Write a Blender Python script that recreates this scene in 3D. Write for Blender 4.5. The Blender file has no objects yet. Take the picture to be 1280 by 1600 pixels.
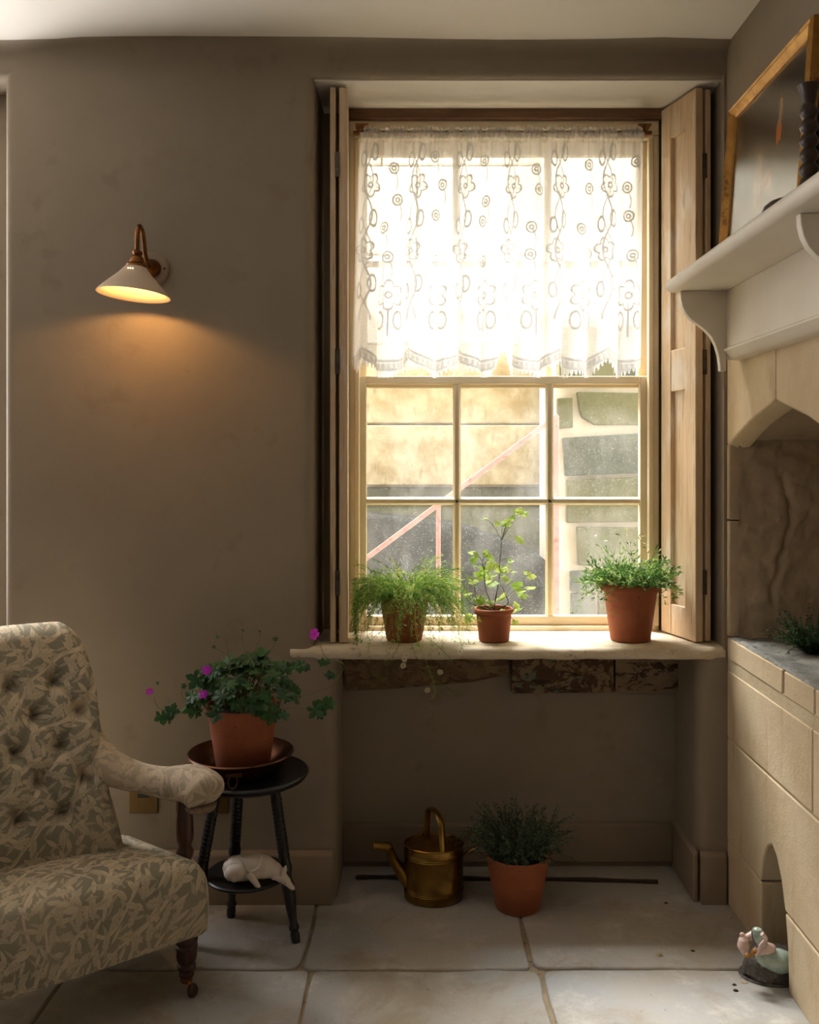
import bpy, bmesh, math, random
import numpy as np
from mathutils import Vector, Matrix, Euler

random.seed(7)
SC = bpy.context.scene
COL = SC.collection

# ------------------------------------------------------------------ camera
F, CX, CY, CZ = 1450.0, 662.0, 716.0, 1.245      # focal length and principal point in pixels of the 1280x1600 frame, eye height
cam = bpy.data.objects.new('camera', bpy.data.cameras.new('camera'))
COL.objects.link(cam)
cam.location = (0, 0, CZ)
cam.rotation_euler = (math.pi / 2, 0, 0)
cam.data.sensor_fit = 'AUTO'
cam.data.sensor_width = 36.0
cam.data.lens = F / 1600 * 36
cam.data.shift_x = (640 - CX) / 1600
cam.data.shift_y = (CY - 800) / 1600
cam.data.clip_start = 0.02
SC.camera = cam

# ------------------------------------------------------------------ world, lights, exposure
W = bpy.data.worlds.new('overcast_sky'); SC.world = W; W.use_nodes = True
bg = W.node_tree.nodes['Background']
bg.inputs['Color'].default_value = (0.95, 0.975, 1.0, 1)
bg.inputs['Strength'].default_value = 9.0
SC.view_settings.view_transform = 'Standard'
SC.view_settings.look = 'None'
SC.view_settings.exposure = 0.0
SC.view_settings.gamma = 1.0
SC.view_settings.use_curve_mapping = False
SC.cycles.use_denoising = True
SC.cycles.max_bounces = 10
SC.cycles.diffuse_bounces = 5
SC.cycles.transparent_max_bounces = 24
SC.cycles.sample_clamp_indirect = 6.0
SC.cycles.caustics_reflective = False
SC.cycles.caustics_refractive = False

def area_light(name, loc, rot, sx, sy, power, color, portal=False):
    l = bpy.data.lights.new(name, 'AREA'); l.shape = 'RECTANGLE'; l.size = sx; l.size_y = sy
    l.energy = power; l.color = color
    if portal: l.cycles.is_portal = True
    o = bpy.data.objects.new(name, l); COL.objects.link(o); o.location = loc; o.rotation_euler = rot
    return o
# daylight through the room's other window, in the left wall beside the camera
area_light('daylight_side_window', (-2.27, 0.20, 1.52), (0, -math.pi / 2, 0), 1.35, 1.15, 1.7, (1.0, 0.98, 0.97))
# daylight through the second window of the same wall, in the recess at the far left
area_light('daylight_recess_window', (-1.76, 2.715, 1.46), (-math.pi / 2, 0, 0), 0.92, 1.4, 54.0, (0.99, 0.985, 1.0))
# hazy sun from above the yard wall
sl = bpy.data.lights.new('hazy_sun', 'SUN'); sl.energy = 25.0; sl.angle = math.radians(28); sl.color = (1.0, 0.98, 0.95)
so0 = bpy.data.objects.new('hazy_sun', sl); COL.objects.link(so0); so0.location = (0, 6, 8)
so0.rotation_euler = Vector((0.20, -0.46, -0.87)).to_track_quat('-Z', 'Y').to_euler()
area_light('sky_portal_recess', (-1.74, 2.86, 1.48), (-math.pi / 2, 0, 0), 0.95, 1.5, 1.0, (1, 1, 1), portal=True)
# sky portal just outside the visible window
area_light('sky_portal', (0.245, 2.97, 1.48), (-math.pi / 2, 0, 0), 0.95, 1.6, 1.0, (1, 1, 1), portal=True)

# ------------------------------------------------------------------ helpers
def P(px, py, y):                      # a pixel and its distance -> a point
    return Vector(((px - CX) * y / F, y, CZ - (py - CY) * y / F))
def PX(px, y): return (px - CX) * y / F
def PZ(py, y): return CZ - (py - CY) * y / F

OFF = {}
class MB:
    def __init__(s): s.v = []; s.f = []; s.uv = None; s.c = None; s.col = (1, 1, 1)
    def add(s, vs, fs):
        b = len(s.v); s.v.extend([tuple(p) for p in vs]); s.f.extend([tuple(i + b for i in f) for f in fs])
        if s.c is not None: s.c.extend([s.col] * len(vs))
        return s
    def box(s, x0, x1, y0, y1, z0, z1):
        v = [(x, y, z) for z in (z0, z1) for y in (y0, y1) for x in (x0, x1)]
        return s.add(v, [(0, 2, 3, 1), (4, 5, 7, 6), (0, 1, 5, 4), (2, 6, 7, 3), (0, 4, 6, 2), (1, 3, 7, 5)])
    def obox(s, c, ax, ay, az):          # oriented box: centre and half-axis vectors
        c, ax, ay, az = map(Vector, (c, ax, ay, az))
        v = [c + ax * i + ay * j + az * k for k in (-1, 1) for j in (-1, 1) for i in (-1, 1)]
        return s.add(v, [(0, 2, 3, 1), (4, 5, 7, 6), (0, 1, 5, 4), (2, 6, 7, 3), (0, 4, 6, 2), (1, 3, 7, 5)])
    def loft(s, rings, closed=True, caps=True):
        n = len(rings[0]); v = [p for r in rings for p in r]; f = []
        for k in range(len(rings) - 1):
            for i in range(n if closed else n - 1):
                j = (i + 1) % n
                f.append((k * n + i, k * n + j, (k + 1) * n + j, (k + 1) * n + i))
        if caps:
            f.append(tuple(reversed(range(n)))); f.append(tuple((len(rings) - 1) * n + i for i in range(n)))
        return s.add(v, f)
    def prism(s, poly, axis, a0, a1):
        def mk(p, a):
            return {'x': (a, p[0], p[1]), 'y': (p[0], a, p[1]), 'z': (p[0], p[1], a)}[axis]
        return s.loft([[mk(p, a0) for p in poly], [mk(p, a1) for p in poly]])
    def lathe(s, prof, c=(0, 0, 0), n=32, rot=None, sx=1.0, sy=1.0, caps=True):
        c = Vector(c); rings = []
        for r, z in prof:
            ring = []
            for i in range(n):
                a = 2 * math.pi * i / n
                p = Vector((r * sx * math.cos(a), r * sy * math.sin(a), z))
                if rot is not None: p = rot @ p
                ring.append(c + p)
            rings.append(ring)
        return s.loft(rings, caps=caps)
    def tube(s, pts, rad, n=8, caps=True, flat=1.0, up=None):
        pts = [Vector(p) for p in pts]
        if not isinstance(rad, (list, tuple)): rad = [rad] * len(pts)
        rings = []; ref = None
        for i, p in enumerate(pts):
            t = (pts[min(i + 1, len(pts) - 1)] - pts[max(i - 1, 0)])
            t = t.normalized() if t.length > 1e-9 else Vector((0, 0, 1))
            if ref is None:
                ref = Vector(up) if up else (Vector((0, 0, 1)) if abs(t.z) < 0.9 else Vector((1, 0, 0)))
            a = ref - t * ref.dot(t)
            if a.length < 1e-6: a = t.orthogonal()
            a.normalize(); b = t.cross(a); ref = a
            rings.append([p + a * (rad[i] * flat * math.cos(2 * math.pi * k / n)) + b * (rad[i] * math.sin(2 * math.pi * k / n)) for k in range(n)])
        return s.loft(rings, caps=caps)
    def build(s, name, m, parent=None, smooth=None, bevel=0.0, bseg=2, subd=0):
        off = OFF.get(parent.name, Vector((0, 0, 0))) if parent is not None else Vector((0, 0, 0))
        me = bpy.data.meshes.new(name)
        me.from_pydata([(p[0] - off.x, p[1] - off.y, p[2] - off.z) for p in s.v], [], s.f)
        if s.uv:
            ul = me.uv_layers.new(name='UVMap')
            vi = np.empty(len(me.loops), dtype=np.int32); me.loops.foreach_get('vertex_index', vi)
            ul.data.foreach_set('uv', np.asarray(s.uv, dtype=np.float32)[vi].ravel())
        if s.c is not None:
            at = me.color_attributes.new('tint', 'FLOAT_COLOR', 'POINT')
            arr = np.ones((len(s.v), 4), dtype=np.float32); arr[:, :3] = np.asarray(s.c, dtype=np.float32)
            at.data.foreach_set('color', arr.ravel())
        bm = bmesh.new(); bm.from_mesh(me); bmesh.ops.recalc_face_normals(bm, faces=bm.faces); bm.to_mesh(me); bm.free()
        if m is not None: me.materials.append(m)
        if smooth is not None:
            me.shade_smooth(); me.set_sharp_from_angle(angle=math.radians(smooth))
        o = bpy.data.objects.new(name, me); COL.objects.link(o)
        if bevel > 0:
            b = o.modifiers.new('bevel', 'BEVEL'); b.width = bevel; b.segments = bseg; b.limit_method = 'ANGLE'; b.angle_limit = math.radians(40)
            me.shade_smooth(); me.set_sharp_from_angle(angle=math.radians(50))
        if subd:
            d = o.modifiers.new('subdivision', 'SUBSURF'); d.levels = subd; d.render_levels = subd
        if parent is not None:
            o.parent = parent; OFF[o.name] = off
        return o
def MBc():
    m = MB(); m.c = []; return m
def jitter(mb, amp, scale, seed=0, keep=None):       # slow surface unevenness on real geometry
    from mathutils import noise
    out = []
    for p in mb.v:
        q = Vector(p) * scale + Vector((seed * 7.1, seed * 3.3, seed))
        d = Vector((noise.noise(q), noise.noise(q + Vector((31, 0, 0))), noise.noise(q + Vector((0, 57, 0)))))
        out.append(tuple(Vector(p) + d * amp))
    mb.v = out

def thing(name, label, cat, loc, group=None):
    o = bpy.data.objects.new(name, None); COL.objects.link(o); o.empty_display_size = 0.05
    o.location = loc; OFF[o.name] = Vector(loc); o['label'] = label; o['category'] = cat
    if group: o['group'] = group
    return o
def tag(o, label, cat, group=None, kind=None):
    o['label'] = label; o['category'] = cat
    if group: o['group'] = group
    if kind: o['kind'] = kind
    return o
def place(src, name, parent, mat4, mat=None):        # a piece that shares mesh data, at a world matrix
    o = bpy.data.objects.new(name, src); COL.objects.link(o)
    o.parent = parent
    o.matrix_local = Matrix.Translation(-OFF.get(parent.name, Vector((0, 0, 0)))) @ mat4
    return o

# ------------------------------------------------------------------ materials
def lin(r, g, b):
    f = lambda c: (c / 255 / 12.92) if c / 255 <= 0.04045 else ((c / 255 + 0.055) / 1.055) ** 2.4
    return (f(r), f(g), f(b), 1)
class NT:
    def __init__(s, name):
        s.m = bpy.data.materials.new(name); s.m.use_nodes = True
        s.t = s.m.node_tree; s.n = s.t.nodes; s.l = s.t.links
        s.p = s.n['Principled BSDF']; s.out = s.n['Material Output']; s._tc = None
    def N(s, typ, **kw):
        n = s.n.new(typ)
        for k, v in kw.items(): setattr(n, k, v)
        return n
    def inp(s, n, k, v):
        if v is None: return
        if isinstance(v, bpy.types.NodeSocket): s.l.new(v, n.inputs[k])
        else: n.inputs[k].default_value = v
    def tc(s, which='Object'):
        if s._tc is None: s._tc = s.N('ShaderNodeTexCoord')
        return s._tc.outputs[which]
    def map(s, scale=(1, 1, 1), loc=(0, 0, 0), rot=(0, 0, 0), which='Object', vec=None):
        n = s.N('ShaderNodeMapping'); s.l.new(vec or s.tc(which), n.inputs[0])
        n.inputs['Scale'].default_value = scale; n.inputs['Location'].default_value = loc; n.inputs['Rotation'].default_value = rot
        return n.outputs[0]
    def noise(s, vec, scale, detail=4, rough=0.55, dist=0.0):
        n = s.N('ShaderNodeTexNoise'); s.l.new(vec, n.inputs['Vector'])
        n.inputs['Scale'].default_value = scale; n.inputs['Detail'].default_value = detail
        n.inputs['Roughness'].default_value = rough; n.inputs['Distortion'].default_value = dist
        return n.outputs[0]
    def math(s, op, a, b=0.0, c=None, clamp=False):
        n = s.N('ShaderNodeMath', operation=op); n.use_clamp = clamp
        s.inp(n, 0, a); s.inp(n, 1, b)
        if c is not None: s.inp(n, 2, c)
        return n.outputs[0]
    def ramp(s, fac, lo, hi, a=0.0, b=1.0):
        n = s.N('ShaderNodeMapRange'); n.interpolation_type = 'SMOOTHSTEP'
        s.l.new(fac, n.inputs[0]); n.inputs[1].default_value = lo; n.inputs[2].default_value = hi
        n.inputs[3].default_value = a; n.inputs[4].default_value = b
        return n.outputs[0]
    def mix(s, fac, a, b, mode='MIX'):
        n = s.N('ShaderNodeMix', data_type='RGBA', blend_type=mode)
        s.inp(n, 0, fac); s.inp(n, 6, a); s.inp(n, 7, b)
        return n.outputs[2]
    def bump(s, h, strength=0.3, dist=0.01):
        n = s.N('ShaderNodeBump'); s.l.new(h, n.inputs['Height'])
        n.inputs['Strength'].default_value = strength; n.inputs['Distance'].default_value = dist
        s.l.new(n.outputs[0], s.p.inputs['Normal'])
    def base(s, col, rough=0.6, metal=0.0, spec=None):
        s.inp(s.p, 'Base Color', col); s.inp(s.p, 'Roughness', rough); s.inp(s.p, 'Metallic', metal)
        if spec is not None: s.p.inputs['Specular IOR Level'].default_value = spec
        return s.m

def mottled(name, c1, c2, scale=6.0, rough=0.8, bump=0.0, bscale=60.0, metal=0.0, c3=None, s3=30.0, spec=None, stretch=(1, 1, 1), lo=0.3, hi=0.7, bd=0.004):
    t = NT(name); v = t.map(stretch)
    c = t.mix(t.ramp(t.noise(v, scale, 5, 0.6), lo, hi), c1, c2)
    if c3: c = t.mix(t.ramp(t.noise(v, s3, 3, 0.6), 0.58, 0.72), c, c3)
    if bump: t.bump(t.noise(v, bscale, 4, 0.6), bump, bd)
    return t.base(c, rough, metal, spec)

M = {}
M['plaster'] = mottled('lime_plaster', lin(144, 131, 115), lin(152, 139, 122), 2.2, 0.92, 0.25, 14, c3=lin(141, 127, 110), s3=9, spec=0.2, bd=0.006)
M['ceiling'] = mottled('ceiling_plaster', lin(222, 215, 204), lin(228, 222, 212), 2.0, 0.92, 0.2, 6, spec=0.2, bd=0.008)
M['cream'] = mottled('cream_paint', lin(224, 206, 172), lin(232, 216, 186), 8, 0.45)
M['putty'] = mottled('putty_white_paint', lin(220, 210, 194), lin(226, 217, 202), 7, 0.5)
M['skirting'] = mottled('skirting_paint', lin(140, 122, 104), lin(150, 132, 113), 5, 0.6)
M['dark_skirting'] = mottled('alcove_skirting_paint', lin(128, 112, 95), lin(138, 121, 103), 5, 0.7)
def stone_mat(name, a, b, c, d, sc=5.0):
    t = NT(name); v = t.map()
    col = t.mix(t.ramp(t.noise(v, sc, 6, 0.62), 0.3, 0.7), a, b)
    col = t.mix(t.ramp(t.noise(t.map((1, 1, 0.25)), sc * 3.5, 4, 0.6), 0.55, 0.75, 0, 0.7), col, c)
    col = t.mix(t.ramp(t.noise(v, 120, 3, 0.7), 0.62, 0.78, 0, 0.5), col, d)
    h = t.math('ADD', t.math('MULTIPLY', t.noise(v, 160, 3, 0.7), 0.4), t.noise(v, 22, 5, 0.6))
    t.bump(h, 0.35, 0.006)
    return t.base(col, 0.92, 0, 0.2)
M['ashlar'] = stone_mat('honey_limestone', lin(202, 180, 147), lin(214, 196, 167), lin(184, 156, 120), lin(134, 110, 80))
M['mortar'] = mottled('lime_mortar', lin(206, 190, 160), lin(190, 172, 140), 14, 0.95, 0.4, 90)
M['rubble'] = stone_mat('sooty_render', lin(196, 176, 150), lin(176, 156, 130), lin(152, 132, 110), lin(100, 84, 66), 4.0)
t = NT('ledge_slate'); v = t.map()
c = t.mix(t.ramp(t.noise(v, 9, 6, 0.65), 0.35, 0.65), lin(96, 96, 94), lin(150, 146, 138))
c = t.mix(t.ramp(t.noise(v, 40, 4, 0.7), 0.55, 0.68), c, lin(52, 52, 52))
t.bump(t.noise(v, 35, 6, 0.7), 0.8, 0.01); M['ledge'] = t.base(c, 0.6)
# flagstones
t = NT('worn_flagstone'); v = t.map()
oi = t.N('ShaderNodeObjectInfo')
c = t.mix(t.ramp(t.noise(v, 2.6, 6, 0.62, 0.4), 0.3, 0.7), lin(176, 167, 154), lin(170, 172, 174))
c = t.mix(t.ramp(t.noise(v, 7, 5, 0.7), 0.5, 0.75), c, lin(202, 199, 193))
c = t.mix(t.ramp(t.noise(v, 60, 4, 0.7), 0.62, 0.74, 0, 0.6), c, lin(92, 76, 58))
c = t.mix(t.ramp(t.noise(t.map((1, 1, 1), (3.3, 1.2, 0)), 3.4, 6, 0.7, 0.5), 0.48, 0.66, 0, 0.6), c, lin(150, 132, 108))
c = t.mix(t.math('MULTIPLY', oi.outputs['Random'], 0.25), c, lin(158, 146, 126))
t.bump(t.math('ADD', t.noise(v, 8, 6, 0.65), t.math('MULTIPLY', t.noise(v, 70, 3), 0.25)), 0.35, 0.012)
M['flag'] = t.base(c, t.ramp(t.noise(v, 5, 4), 0.3, 0.7, 0.5, 0.75), 0, 0.35)
M['grout'] = mottled('sandy_grout', lin(164, 148, 122), lin(140, 124, 102), 20, 0.95, 0.6, 80, c3=lin(108, 92, 74), s3=60)
def wood(name, a, b, c, grain_axis='z', rough=0.55, sc=1.0, knots=True, worn=None):
    t = NT(name)
    st = {'z': (14, 14, 0.8), 'x': (0.8, 14, 14), 'y': (14, 0.8, 14)}[grain_axis]
    v = t.map(tuple(k * sc for k in st))
    g = t.noise(v, 3.0, 5, 0.65, 0.6)
    col = t.mix(t.ramp(g, 0.3, 0.72), a, b)
    col = t.mix(t.ramp(t.noise(v, 9, 3, 0.6), 0.56, 0.7, 0, 0.6), col, c)
    if knots:
        vv = t.N('ShaderNodeTexVoronoi'); t.l.new(t.map({'z': (9, 9, 3.2), 'x': (3.2, 9, 9), 'y': (9, 3.2, 9)}[grain_axis]), vv.inputs['Vector']); vv.inputs['Scale'].default_value = 1.0
        col = t.mix(t.ramp(vv.outputs['Distance'], 0.05, 0.13, 0.8, 0.0), col, c)
    if worn: col = t.mix(t.ramp(t.noise(t.map((4, 4, 1.5)), 3, 5, 0.65), 0.5, 0.68, 0, 0.75), col, worn)
    t.bump(g, 0.15, 0.004)
    return t.base(col, rough)
M['pine'] = wood('stripped_pine', lin(222, 196, 162), lin(206, 174, 138), lin(164, 126, 92), 'z', 0.6, worn=lin(228, 216, 200))
M['pine_edge'] = wood('pine_edge', lin(120, 90, 66), lin(98, 72, 52), lin(70, 48, 34), 'z', 0.6, knots=False)
M['lintel'] = wood('old_lintel_wood', lin(134, 98, 70), lin(108, 76, 54), lin(70, 48, 34), 'x', 0.7)
t = NT('worn_sill'); v = t.map((2.5, 9, 9))
c = t.mix(t.ramp(t.noise(v, 4, 6, 0.65), 0.3, 0.7), lin(226, 212, 188), lin(204, 186, 156))
c = t.mix(t.ramp(t.noise(t.map(), 30, 5, 0.7), 0.58, 0.7, 0, 0.7), c, lin(112, 90, 68))
t.bump(t.noise(v, 8, 6, 0.65), 0.5, 0.008); M['sill'] = t.base(c, 0.7)
def flaking(name, seed, a, b, c, d):
    t = NT(name); v = t.map((1, 1, 1), (seed, seed * 2, 0)); w = t.map((1, 1, 2.2), (seed, 0, seed))
    col = t.mix(t.ramp(t.noise(v, 26, 6, 0.7, 0.8), 0.46, 0.52), a, b)
    col = t.mix(t.ramp(t.noise(w, 14, 6, 0.7, 1.0), 0.54, 0.58), col, c)
    col = t.mix(t.ramp(t.noise(t.map((1, 1, 1.5), (seed * 3, 1, 4)), 18, 5, 0.65, 0.6), 0.6, 0.63), col, d)
    t.bump(t.noise(v, 26, 6, 0.7, 0.8), 0.7, 0.008)
    return t.base(col, 0.85)
M['flake_a'] = flaking('flaking_paint_plain', 1.0, lin(132, 108, 80), lin(112, 90, 66), lin(88, 68, 48), lin(122, 100, 76))
M['flake_b'] = flaking('flaking_paint_turquoise', 2.0, lin(138, 116, 88), lin(84, 62, 44), lin(58, 42, 30), lin(104, 120, 104))
M['flake_c'] = flaking('flaking_paint_cream', 3.4, lin(140, 120, 96), lin(132, 112, 88), lin(66, 48, 34), lin(120, 98, 74))
t = NT('terracotta'); v = t.map()
c = t.mix(t.ramp(t.noise(v, 9, 5, 0.6), 0.3, 0.7), lin(164, 92, 58), lin(144, 76, 46))
c = t.mix(t.ramp(t.noise(t.map((1, 1, 5)), 12, 4, 0.6), 0.6, 0.8, 0, 0.5), c, lin(178, 116, 82))
c = t.mix(t.ramp(t.noise(v, 70, 3), 0.68, 0.75, 0, 0.8), c, lin(96, 46, 28))
t.bump(t.noise(t.map((1, 1, 8)), 20, 3), 0.15, 0.004); M['terracotta'] = t.base(c, 0.78)
M['soil'] = mottled('potting_soil', lin(40, 30, 22), lin(62, 48, 36), 60, 0.95, 1.0, 90)
M['brass'] = mottled('aged_brass', lin(158, 124, 62), lin(112, 86, 42), 8, 0.32, 0.1, 30, metal=1.0, c3=lin(88, 62, 30), s3=12)
M['old_brass'] = mottled('antique_brass', lin(140, 92, 50), lin(110, 70, 38), 20, 0.35, metal=1.0)
M['socket_brass'] = mottled('socket_brass', lin(118, 92, 50), lin(104, 80, 42), 8, 0.45, metal=0.6)
M['copper'] = mottled('tarnished_copper', lin(112, 70, 48), lin(80, 50, 34), 14, 0.36, 0.15, 40, metal=0.9, c3=lin(56, 38, 28), s3=16)
M['ebony'] = mottled('ebonised_wood', lin(22, 21, 22), lin(32, 30, 30), 12, 0.38)
M['mahogany'] = wood('dark_turned_wood', lin(78, 40, 24), lin(54, 28, 18), lin(34, 18, 12), 'z', 0.32, knots=False)
M['walnut'] = wood('dark_oak', lin(66, 50, 38), lin(48, 36, 28), lin(30, 22, 18), 'z', 0.4, knots=False)
M['black'] = mottled('black_plastic', lin(18, 17, 16), lin(24, 23, 22), 20, 0.4)
M['iron'] = mottled('steel_hinge', lin(120, 112, 100), lin(90, 82, 72), 40, 0.4, metal=0.9)
M['ceramic'] = mottled('white_bisque', lin(222, 208, 194), lin(214, 200, 186), 20, 0.5)
M['white_shade'] = mottled('shade_enamel', lin(198, 176, 152), lin(192, 170, 146), 12, 0.35)
M['low_bounce_plaster'] = mottled('dark_low_bounce_plaster', lin(92, 80, 68), lin(100, 88, 74), 2.0, 0.95)  # for the unseen walls, darkened to cut the bounced light
M['plate'] = mottled('wall_plate_paint', lin(146, 124, 104), lin(140, 118, 98), 12, 0.5)
M['gilt'] = mottled('gilt_frame', lin(196, 150, 82), lin(164, 118, 58), 26, 0.35, 0.2, 60, metal=0.75, c3=lin(110, 76, 40), s3=18)
M['pinkpaint'] = mottled('pink_railing_paint', lin(206, 158, 150), lin(196, 146, 138), 20, 0.5, c3=lin(168, 120, 110), s3=40)
M['glaze_rock'] = mottled('grey_glaze_rock', lin(96, 90, 84), lin(72, 66, 62), 60, 0.25, 0.6, 120, c3=lin(124, 122, 118), s3=90)
M['glaze_green'] = mottled('pale_green_glaze', lin(148, 172, 160), lin(180, 194, 184), 50, 0.15)
M['glaze_pink'] = mottled('pale_pink_glaze', lin(206, 172, 164), lin(216, 196, 186), 60, 0.15)
M['glaze_ochre'] = mottled('ochre_glaze', lin(170, 120, 50), lin(150, 100, 40), 60, 0.2)

def leaf_mat(name, a, b, trans=0.45, rough=0.5, tint=False):
    t = NT(name); v = t.map()
    oi = t.N('ShaderNodeObjectInfo')
    c = t.mix(oi.outputs['Random'], a, b)
    if tint:
        at = t.N('ShaderNodeAttribute'); at.attribute_name = 'tint'; c = at.outputs['Color']
    t.base(c, rough, 0, 0.35)
    tr = t.N('ShaderNodeBsdfTranslucent'); t.l.new(c if isinstance(c, bpy.types.NodeSocket) else c, tr.inputs['Color'])
    mx = t.N('ShaderNodeMixShader'); mx.inputs[0].default_value = trans
    t.l.new(t.p.outputs[0], mx.inputs[1]); t.l.new(tr.outputs[0], mx.inputs[2]); t.l.new(mx.outputs[0], t.out.inputs['Surface'])
    return t.m
M['tinted'] = leaf_mat('tinted_foliage', None, None, 0.45, tint=True)
M['geranium_leaf'] = leaf_mat('geranium_leaf', lin(46, 78, 46), lin(66, 104, 50), 0.4)
M['pel_leaf'] = leaf_mat('pelargonium_leaf', lin(130, 166, 70), lin(186, 202, 110), 0.6)
M['petal_magenta'] = leaf_mat('magenta_petal', lin(196, 40, 190), lin(176, 36, 176), 0.5)
M['petal_white'] = leaf_mat('white_petal', lin(236, 232, 214), lin(228, 222, 206), 0.4)
M['yellow_eye'] = mottled('yellow_eye', lin(206, 170, 60), lin(196, 150, 50), 60, 0.7)
M['stem'] = leaf_mat('stem_green', lin(104, 120, 62), lin(128, 116, 66), 0.2)
M['stem_brown'] = mottled('woody_stem', lin(84, 56, 38), lin(64, 42, 30), 40, 0.8)

# dusty window glass: thin clear pane with a film of dust and specks
t = NT('dusty_glass'); v = t.map()
tb = t.N('ShaderNodeBsdfTransparent'); tb.inputs[0].default_value = (0.97, 0.975, 0.96, 1)
gl = t.N('ShaderNodeBsdfGlossy'); gl.inputs['Roughness'].default_value = 0.03
fr = t.N('ShaderNodeLayerWeight'); fr.inputs[0].default_value = 0.5
m1 = t.N('ShaderNodeMixShader'); t.l.new(t.math('ADD', t.math('MULTIPLY', t.math('POWER', fr.outputs['Facing'], 5.0), 0.5), 0.02), m1.inputs[0]); t.l.new(tb.outputs[0], m1.inputs[1]); t.l.new(gl.outputs[0], m1.inputs[2])
du = t.N('ShaderNodeBsdfTranslucent'); du.inputs[0].default_value = (0.9, 0.9, 0.86, 1)
film = t.ramp(t.noise(t.map((1, 1, 0.5)), 6, 5, 0.65), 0.35, 0.75, 0.01, 0.07)
speck = t.ramp(t.noise(v, 420, 2, 0.6), 0.66, 0.74, 0.0, 0.6)
m2 = t.N('ShaderNodeMixShader'); t.l.new(t.math('MAXIMUM', film, speck), m2.inputs[0]); t.l.new(m1.outputs[0], m2.inputs[1]); t.l.new(du.outputs[0], m2.inputs[2])
t.l.new(m2.outputs[0], t.out.inputs['Surface']); M['glass'] = t.m
t = NT('clear_glass')
tb = t.N('ShaderNodeBsdfTransparent'); tb.inputs[0].default_value = (0.97, 0.975, 0.96, 1)
gl = t.N('ShaderNodeBsdfGlossy'); gl.inputs['Roughness'].default_value = 0.03
fr = t.N('ShaderNodeLayerWeight'); fr.inputs[0].default_value = 0.5
m1 = t.N('ShaderNodeMixShader'); t.l.new(t.math('ADD', t.math('MULTIPLY', t.math('POWER', fr.outputs['Facing'], 5.0), 0.5), 0.02), m1.inputs[0]); t.l.new(tb.outputs[0], m1.inputs[1]); t.l.new(gl.outputs[0], m1.inputs[2])
t.l.new(m1.outputs[0], t.out.inputs['Surface']); M['clear_glass'] = t.m

# lace: transparent net with a woven motif carried by the vertex attribute 'lace'
t = NT('lace_net')
at = t.N('ShaderNodeAttribute'); at.attribute_name = 'lace'
tb = t.N('ShaderNodeBsdfTransparent')
df = t.N('ShaderNodeBsdfDiffuse'); df.inputs[0].default_value = (0.86, 0.83, 0.80, 1)
tr = t.N('ShaderNodeBsdfTranslucent'); t.l.new(t.mix(t.ramp(at.outputs['Fac'], .74, .95), (0.82, 0.825, 0.835, 1), (0.32, 0.32, 0.325, 1)), tr.inputs[0])
mm = t.N('ShaderNodeMixShader'); mm.inputs[0].default_value = 0.62; t.l.new(df.outputs[0], mm.inputs[1]); t.l.new(tr.outputs[0], mm.inputs[2])
m2 = t.N('ShaderNodeMixShader'); t.l.new(at.outputs['Fac'], m2.inputs[0]); t.l.new(tb.outputs[0], m2.inputs[1]); t.l.new(mm.outputs[0], m2.inputs[2])
t.l.new(m2.outputs[0], t.out.inputs['Surface']); M['lace'] = t.m

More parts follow.
